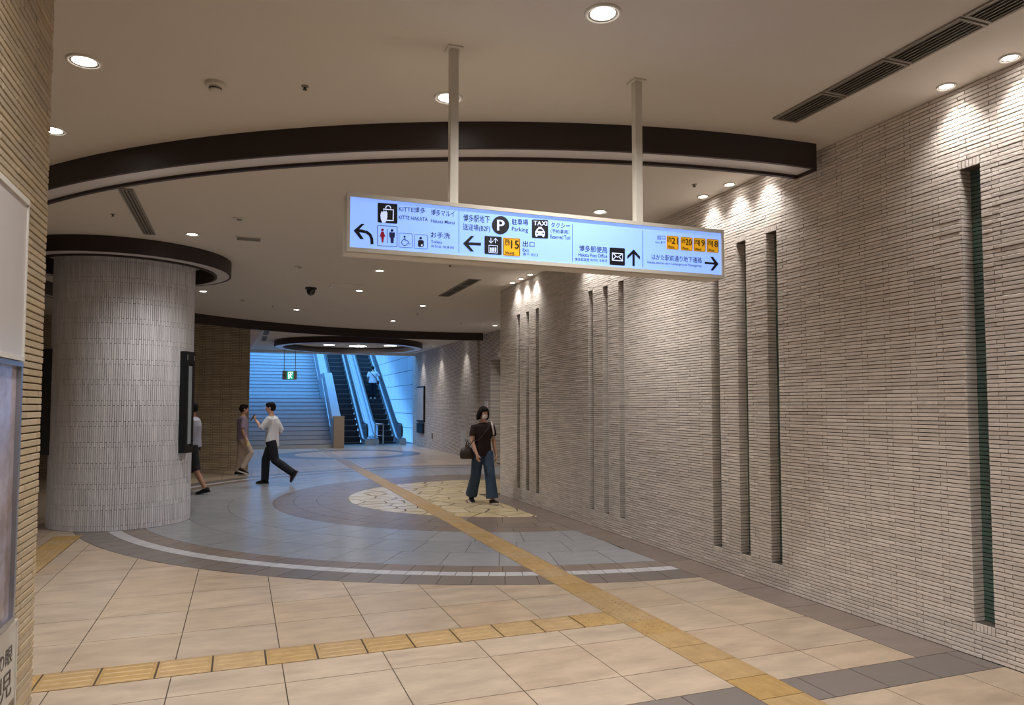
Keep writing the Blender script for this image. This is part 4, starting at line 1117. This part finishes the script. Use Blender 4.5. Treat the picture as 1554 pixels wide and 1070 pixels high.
def torso_rings(mb, secs, seg=16):
    """secs: (centre, half width, half depth) from low to high; width along local x"""
    mb.loft([[V(*c) + V(w * math.cos(2 * math.pi * i / seg), d * math.sin(2 * math.pi * i / seg), 0) for i in range(seg)] for c, w, d in secs])

def person(label, loc, rz, k, P):
    """P: pose in metres for a 1.70 m figure facing local -y; scaled by k"""
    E = empty('person', loc, label, 'person', rz=rz)
    sc_ = lambda p: tuple(c * k for c in p)
    hipc, waist, chest, sho, neck, hd = [sc_(P[n]) for n in ('hip', 'waist', 'chest', 'shoulder', 'neck', 'head')]
    W = P.get('wide', 1.0) * k
    body = MB()
    torso_rings(body, [(lerp(hipc, waist, -.45), .11 * W, .08 * W), (hipc, .150 * W, .105 * W), (waist, .128 * W, .092 * W), (chest, .150 * W, .108 * W), (lerp(chest, sho, .7), .155 * W, .095 * W), (sho, .11 * W, .07 * W), (lerp(sho, neck, .6), .056 * k, .056 * k)])
    body.tube([lerp(sho, neck, -.1), V(*neck), lerp(neck, hd, .45)], [.056 * k, .050 * k, .048 * k], 12)
    fr = head(body, hd, k, P.get('look', (0, -1, 0)), P.get('tilt', 0.0))
    cloth = MB(); g = P.get('loose', .018) * k
    lift = P.get('hem', 0.10)
    hem = lerp(hipc, waist, -lift / .17 if lift > 0 else 0)
    torso_rings(cloth, [(hem, .158 * W + g, .113 * W + g), (hipc, .154 * W + g, .112 * W + g), (waist, .140 * W + g, .105 * W + g), (chest, .156 * W + g, .115 * W + g), (lerp(chest, sho, .7), .165 * W + g * .6, .102 * W + g * .6), (lerp(sho, neck, .05), .105 * W + g * .4, .072 * W + g * .4), (lerp(sho, neck, .35), .064 * k, .062 * k)])
    for sd in ('l', 'r'):
        a = P.get('arm_' + sd)
        if not a: continue
        sh, el, wr = [sc_(p) for p in a[:3]]
        body.tube(arm_path(sh, el, wr), [.050 * k, .043 * k, .036 * k, .034 * k, .024 * k], 12)
        hand(body, wr, a[3], a[4], 1 if sd == 'l' else -1, k, a[5] if len(a) > 5 else .45)
        t = P.get('sleeve', .6)
        path = [lerp(sh, lerp(sho, chest, .3), .45), V(*sh)]
        if t <= 1: path += [lerp(sh, el, t * .5), lerp(sh, el, t)]; rr = [.040, .055, .057, .058]
        else: path += [lerp(sh, el, .5), V(*el), lerp(el, wr, (t - 1) * .5), lerp(el, wr, t - 1)]; rr = [.040, .055, .055, .050, .044, .038]
        cloth.tube(path, [q * k + g * .4 for q in rr], 12)
    legs = MB(); lr = P.get('trouser', (.105, .092, .072, .066, .060))
    top = [(lerp(hipc, waist, -.25), .10 * W + g * .5, .085 * W + g * .5), (hipc, .155 * W + g * .4, .112 * W + g * .4), (lerp(hipc, waist, .35), .148 * W + g * .2, .107 * W + g * .2)]
    torso_rings(legs, top)
    for sd in ('l', 'r'):
        hp, kn, an, td, pt = P['leg_' + sd]; hp, kn, an = sc_(hp), sc_(kn), sc_(an)
        leg_volume(body, hp, kn, an, [q * k for q in (.085, .072, .054, .054, .036)])
        tt = V(*td).normalized(); body.tube([V(*an), V(*an) + V(0, 0, -.04 * k), V(*an) + tt * .08 * k * math.cos(pt) - V(0, 0, (.05 + .08 * math.sin(pt)) * k)], [.036 * k, .036 * k, .026 * k], 8)
        e = P.get('leg_end', .97)
        full = [V(*hp), lerp(hp, kn, .5), V(*kn), lerp(kn, an, .35)]
        if e > .6: legs.tube(full + [lerp(kn, an, .7), lerp(kn, an, e)], [lr[0] * k, lr[1] * k, lr[2] * k, (lr[2] + lr[3]) / 2 * k, lr[3] * k, lr[4] * k], 14)
        else: legs.tube([V(*hp), lerp(hp, kn, .5), V(*kn), lerp(kn, an, e)], [lr[0] * k, lr[1] * k, lr[2] * k, lr[4] * k], 14)
        shoe(E, an, td, pt, k, P.get('shoe', 'black_cloth'), P.get('sole', 'rubber'))
    fuse(body, 'body', P.get('skin', 'skin'), E, .0075, 3)
    fuse(cloth, P.get('top_name', 'shirt'), P['top'], E, .011, 5)
    fuse(legs, P.get('leg_name', 'trousers'), P['bottom'], E, .011, 5)
    # hair
    c, f, s, u, rot = fr; h = MB()
    hk = P.get('hair', 'short')
    h.ball(c + u * .042 * k - f * .014 * k, .086 * k, .100 * k, .088 * k, 18, rot)
    h.ball(c + u * .01 * k - f * .045 * k, .078 * k, .070 * k, .085 * k, 16, rot)
    if hk == 'bob':
        h.ball(c + u * .075 * k + f * .045 * k, .066 * k, .052 * k, .040 * k, 14, rot)
        for sg in (-1, 1):
            h.tube([c + s * .060 * sg * k + u * .06 * k, c + s * .082 * sg * k - u * .01 * k - f * .01 * k, c + s * .088 * sg * k - u * .085 * k - f * .02 * k, c + s * .098 * sg * k - u * .125 * k - f * .03 * k], [.034 * k, .034 * k, .030 * k, .012 * k], 12, [.06 * k, .066 * k, .058 * k, .02 * k], s)
        h.tube([c - f * .06 * k + u * .03 * k, c - f * .075 * k - u * .06 * k, c - f * .07 * k - u * .12 * k], [.075 * k, .082 * k, .07 * k], 12, [.04 * k, .035 * k, .02 * k], s)
    else:
        h.ball(c + u * .085 * k + f * .03 * k, .068 * k, .062 * k, .036 * k, 14, rot)
        h.tube([c - f * .05 * k, c - f * .062 * k - u * .06 * k], [.066 * k, .05 * k], 12, [.036 * k, .02 * k], s)
    fuse(h, 'hair', P.get('hair_mat', 'hair'), E, .008, 3)
    face(E, fr, k, P.get('mask', False))
    if P.get('mask'):
        b = MB()
        rings = []
        for zz, wd, fo in ((.002, .050, .082), (-.02, .062, .100), (-.045, .062, .102), (-.07, .054, .094), (-.09, .036, .075)):
            rings.append([c + u * zz * k + s * (wd * math.sin(R(a))) * k + f * (fo * math.cos(R(a * .9)) + .004) * k for a in range(-75, 76, 15)])
        n = len(rings[0]); vs = [p for r in rings for p in r]
        b.add(vs, [(i * n + j, i * n + j + 1, (i + 1) * n + j + 1, (i + 1) * n + j) for i in range(len(rings) - 1) for j in range(n - 1)])
        mo = b.build('face_mask', 'mask_cloth', E, True); md = mo.modifiers.new('t', 'SOLIDIFY'); md.thickness = .004
        for sg in (-1, 1):
            b = MB(); b.tube([c + u * -.02 * k + s * .060 * sg * k + f * .03 * k, c + u * -.0 * k + s * .078 * sg * k - f * .005 * k], .002 * k, 6); b.build('ear_loop', 'mask_cloth', mo)
    return E, fr

def sag(hip_y=0.0, lean=0.0):
    """upright column of the trunk for a 1.70 m figure; lean moves the upper body forward (-y)"""
    return dict(hip=(0, hip_y, .92), waist=(0, hip_y - lean * .17, 1.07), chest=(0, hip_y - lean * .36, 1.26), shoulder=(0, hip_y - lean * .52, 1.41), neck=(0, hip_y - lean * .60 - .01, 1.475), head=(0, hip_y - lean * .72 - .03, 1.59))

# woman in a brown T-shirt and wide jeans
k = 1.575 / 1.70
P = sag(0, .04)
P.update(top='tee_brown', bottom='denim', top_name='t_shirt', leg_name='jeans', hem=.09, sleeve=.62, wide=.90, loose=.022, look=(.28, -1, 0), tilt=.22, mask=True, hair='bob', sole='sole_white',
         arm_l=((.168, -.02, 1.345), (.212, .02, 1.09), (.235, -.04, .86), (0, -.15, -1), (-1, 0, 0), .55),
         arm_r=((-.168, -.02, 1.345), (-.205, -.06, 1.09), (-.155, -.20, .88), (.15, -.25, -1), (1, .2, 0), .55),
         leg_l=((.088, 0, .90), (.10, -.15, .49), (.13, -.20, .085), (.25, -1, 0), -.12),
         leg_r=((-.088, 0, .90), (-.115, .03, .49), (-.15, .24, .11), (0, -1, 0), .25),
         trouser=(.108, .100, .094, .104, .112), leg_end=.96)
WOMAN, wf = person('woman in dark brown T-shirt, wide blue jeans and face mask walking past the slotted wall', (3.76, 11.44, 0), R(-4), k, P)
# her bag
E = empty('handbag', WOMAN.location, 'dark brown leather handbag on a shoulder strap at the woman\'s hip', 'handbag', rz=R(-4))
b = MB()
bc = V(-.27, -.01, .83) * 1.0
def bag_ring(z, d, w): return [bc + V(d * .75 * math.copysign(abs(math.cos(a)) ** .6, math.cos(a)) - .1 * w * 0, w * math.copysign(abs(math.sin(a)) ** .6, math.sin(a)), z) for a in [2 * math.pi * i / 16 for i in range(16)]]
b.loft([bag_ring(-.10, .11, .06), bag_ring(-.09, .145, .075), bag_ring(-.02, .155, .085), bag_ring(.05, .13, .065), bag_ring(.085, .10, .035), bag_ring(.09, .085, .02)])
b.build('pouch', 'leather', E, True, True)
b = MB(); b.tube([bc + V(0, -.09, .08), bc + V(.01, -.07, .16), bc + V(.02, 0, .20), bc + V(.01, .07, .16), bc + V(0, .09, .08)], .009, 8); b.build('handle', 'leather', E, True)
b = MB(); b.tube([bc + V(0, -.10, .08), bc + V(.08, -.12, .20), V(-.10, -.150, 1.04), V(.0, -.142, 1.15), V(.09, -.115, 1.26), V(.125, -.05, 1.325), V(.10, .06, 1.32), V(-.05, .135, 1.1), bc + V(0, .10, .08)], .008, 8, .004); b.build('shoulder_strap', 'leather', E, True)
E = empty('tote_bag', WOMAN.location, 'pale tote bag with white strap hanging behind the woman\'s shoulder', 'bag', rz=R(-4))
b = MB(); b.tube([V(.135, .08, 1.20), V(.135, .06, 1.315), V(.135, -.03, 1.335), V(.140, -.10, 1.27), V(.155, -.115, 1.18), V(.185, -.02, 1.08), V(.19, .12, 1.0)], .016, 8, .004); b.build('strap', 'mask_cloth', E, True)
b = MB(); b.loft([[V(.03 + w * math.cos(2 * math.pi * i / 14), .16 + d * math.sin(2 * math.pi * i / 14), z) for i in range(14)] for z, w, d in ((.74, .10, .02), (.76, .14, .035), (.9, .15, .04), (1.03, .14, .025), (1.05, .135, .012))]); b.build('pouch', 'mask_cloth', E, True, True)

# young man in a white shirt with a phone
k = 1.66 / 1.70
P = sag(0, .02)
P.update(top='shirt_white', bottom='navy', hem=.16, sleeve=1.25, wide=.98, loose=.024, look=(0, -1, 0), tilt=.12,
         arm_l=((.18, -.02, 1.365), (.20, -.16, 1.17), (.13, -.30, 1.33), (-.25, -.5, .55), (-.6, .5, .3), .7),
         arm_r=((-.18, -.0, 1.365), (-.22, .12, 1.12), (-.20, -.02, .93), (0, -.6, -.6), (1, 0, 0), .6),
         leg_l=((.09, 0, .90), (.10, .10, .50), (.10, .46, .25), (0, -1, 0), 1.05),
         leg_r=((-.09, 0, .90), (-.10, -.16, .49), (-.10, -.17, .085), (0, -1, 0), 0.0),
         trouser=(.115, .104, .090, .082, .080), leg_end=1.06)
MAN, mf = person('young man in white shirt and dark trousers striding with raised phone', (0.62, 15.70, 0), R(-110), k, P)
E = empty('mobile_phone', MAN.location, 'dark mobile phone held up by the man in the white shirt', 'phone', rz=R(-110))
b = MB(); c0 = V(.085, -.385, 1.385) * k
rt_ = Matrix.Rotation(R(-35), 3, 'X')
bx = MB(); bx.box(-.037, .037, -.005, .005, -.075, .075); bx.v = [tuple(rt_ @ V(*v) + c0) for v in bx.v]; bx.build('body', 'black_plastic', E)
bx = MB(); bx.box(-.034, .034, .0045, .006, -.070, .070); bx.v = [tuple(rt_ @ V(*v) + c0) for v in bx.v]; bx.build('screen', 'case_glass', E)

# man in a purple-grey polo shirt
k = 1.62 / 1.70
P = sag(0, .0)
P.update(top='purple_cloth', bottom='khaki', top_name='polo_shirt', hem=.10, sleeve=.85, wide=1.0, loose=.016, look=(.1, -1, 0), tilt=.10, skin='skin_tan',
         arm_r=((-.19, .0, 1.365), (-.225, .03, 1.10), (-.21, -.06, .86), (0, -.25, -1), (1, 0, 0), .7),
         arm_l=((.19, .0, 1.365), (.23, .04, 1.10), (.22, -.02, .86), (0, -.2, -1), (-1, 0, 0), .6),
         leg_r=((-.09, 0, .90), (-.10, -.19, .55), (-.10, .0, .17), (0, -1, 0), .35),
         leg_l=((.09, 0, .90), (.10, .02, .49), (.10, .08, .085), (0, -1, 0), 0.0),
         trouser=(.105, .092, .076, .068, .070), sole='sole_white')
PUR, pf = person('man in purple-grey polo shirt and beige trousers walking towards the stairs', (0.05, 17.85, 0), R(96), k, P)
E = empty('folded_cloth', PUR.location, 'small yellow cloth dangling from the hand of the man in beige trousers', 'cloth', rz=R(96))
b = MB(); b.loft([[V(-.20 + w * math.cos(2 * math.pi * i / 10), -.10 + d * math.sin(2 * math.pi * i / 10), z) for i in range(10)] for z, w, d in ((.66, .010, .02), (.68, .016, .030), (.73, .018, .034), (.77, .014, .024), (.79, .010, .014))]); b.build('folds', 'yellow_thing', E, True, True)

# man in shorts half hidden by the column
k = 1.66 / 1.70
P = sag(0, .02)
P.update(top='grey_shirt', bottom='black_cloth', leg_name='shorts', hem=.06, sleeve=.8, wide=1.0, loose=.02, look=(0, -1, 0), skin='skin_tan',
         arm_l=((.19, -.08, 1.365), (.23, .06, 1.12), (.22, -.02, .90), (0, -.3, -1), (-1, 0, 0), .5),
         arm_r=((-.19, -.08, 1.365), (-.23, -.2, 1.13), (-.21, -.38, .98), (0, -.7, -.6), (1, 0, 0), .5),
         leg_l=((.09, 0, .90), (.10, .06, .50), (.10, .27, .115), (0, -1, 0), .22),
         leg_r=((-.09, 0, .90), (-.10, -.28, .52), (-.10, -.42, .10), (0, -1, 0), -.1),
         trouser=(.118, .112, .106, .10, .104), leg_end=.18)
person('man in grey shirt and black knee-length shorts stepping out of sight behind the column', (-0.79, 14.49, 0), R(-110), k, P)

# rider on the escalator
k = 1.52 / 1.70
P = sag(0, .02)
P.update(top='shirt_white', bottom='navy', hem=.10, sleeve=.9, wide=1.18, loose=.03, look=(0, -1, 0), tilt=.25, shoe='sole_white', sole='sole_white',
         arm_l=((.21, .0, 1.365), (.27, .02, 1.12), (.22, -.12, .95), (0, -.7, -.6), (-1, 0, 0), .5),
         arm_r=((-.21, -.02, 1.365), (-.34, -.06, 1.17), (-.43, -.24, 1.06), (-.2, -1, .1), (0, 0, -1), .6),
         leg_l=((.09, 0, .90), (.10, -.01, .49), (.10, .01, .085), (0, -1, 0), 0.0),
         leg_r=((-.09, 0, .90), (-.10, -.01, .49), (-.10, .01, .085), (0, -1, 0), 0.0),
         trouser=(.115, .105, .09, .08, .075))
nst = 9
RID, rf = person('rider in white top and navy trousers standing on the escalator', (5.78, EY + .12 + .4 * nst + .22, .231 * nst - .17 + .008), R(180), k, P)
E = empty('crossbody_bag', RID.location, 'dark crossbody bag and strap worn by the escalator rider', 'bag', rz=R(180))
b = MB(); b.tube([V(.15, .05, 1.27), V(.05, .155, 1.15), V(-.10, .170, .98), V(-.20, .13, .84)], .014, 8, .005); b.build('strap', 'black_cloth', E, True)
b = MB(); b.loft([[V(-.245 + w * math.cos(2 * math.pi * i / 12), .04 + d * math.sin(2 * math.pi * i / 12), z) for i in range(12)] for z, w, d in ((.68, .03, .08), (.70, .05, .11), (.80, .05, .11), (.86, .03, .09))]); b.build('pouch', 'leather', E, True, True)
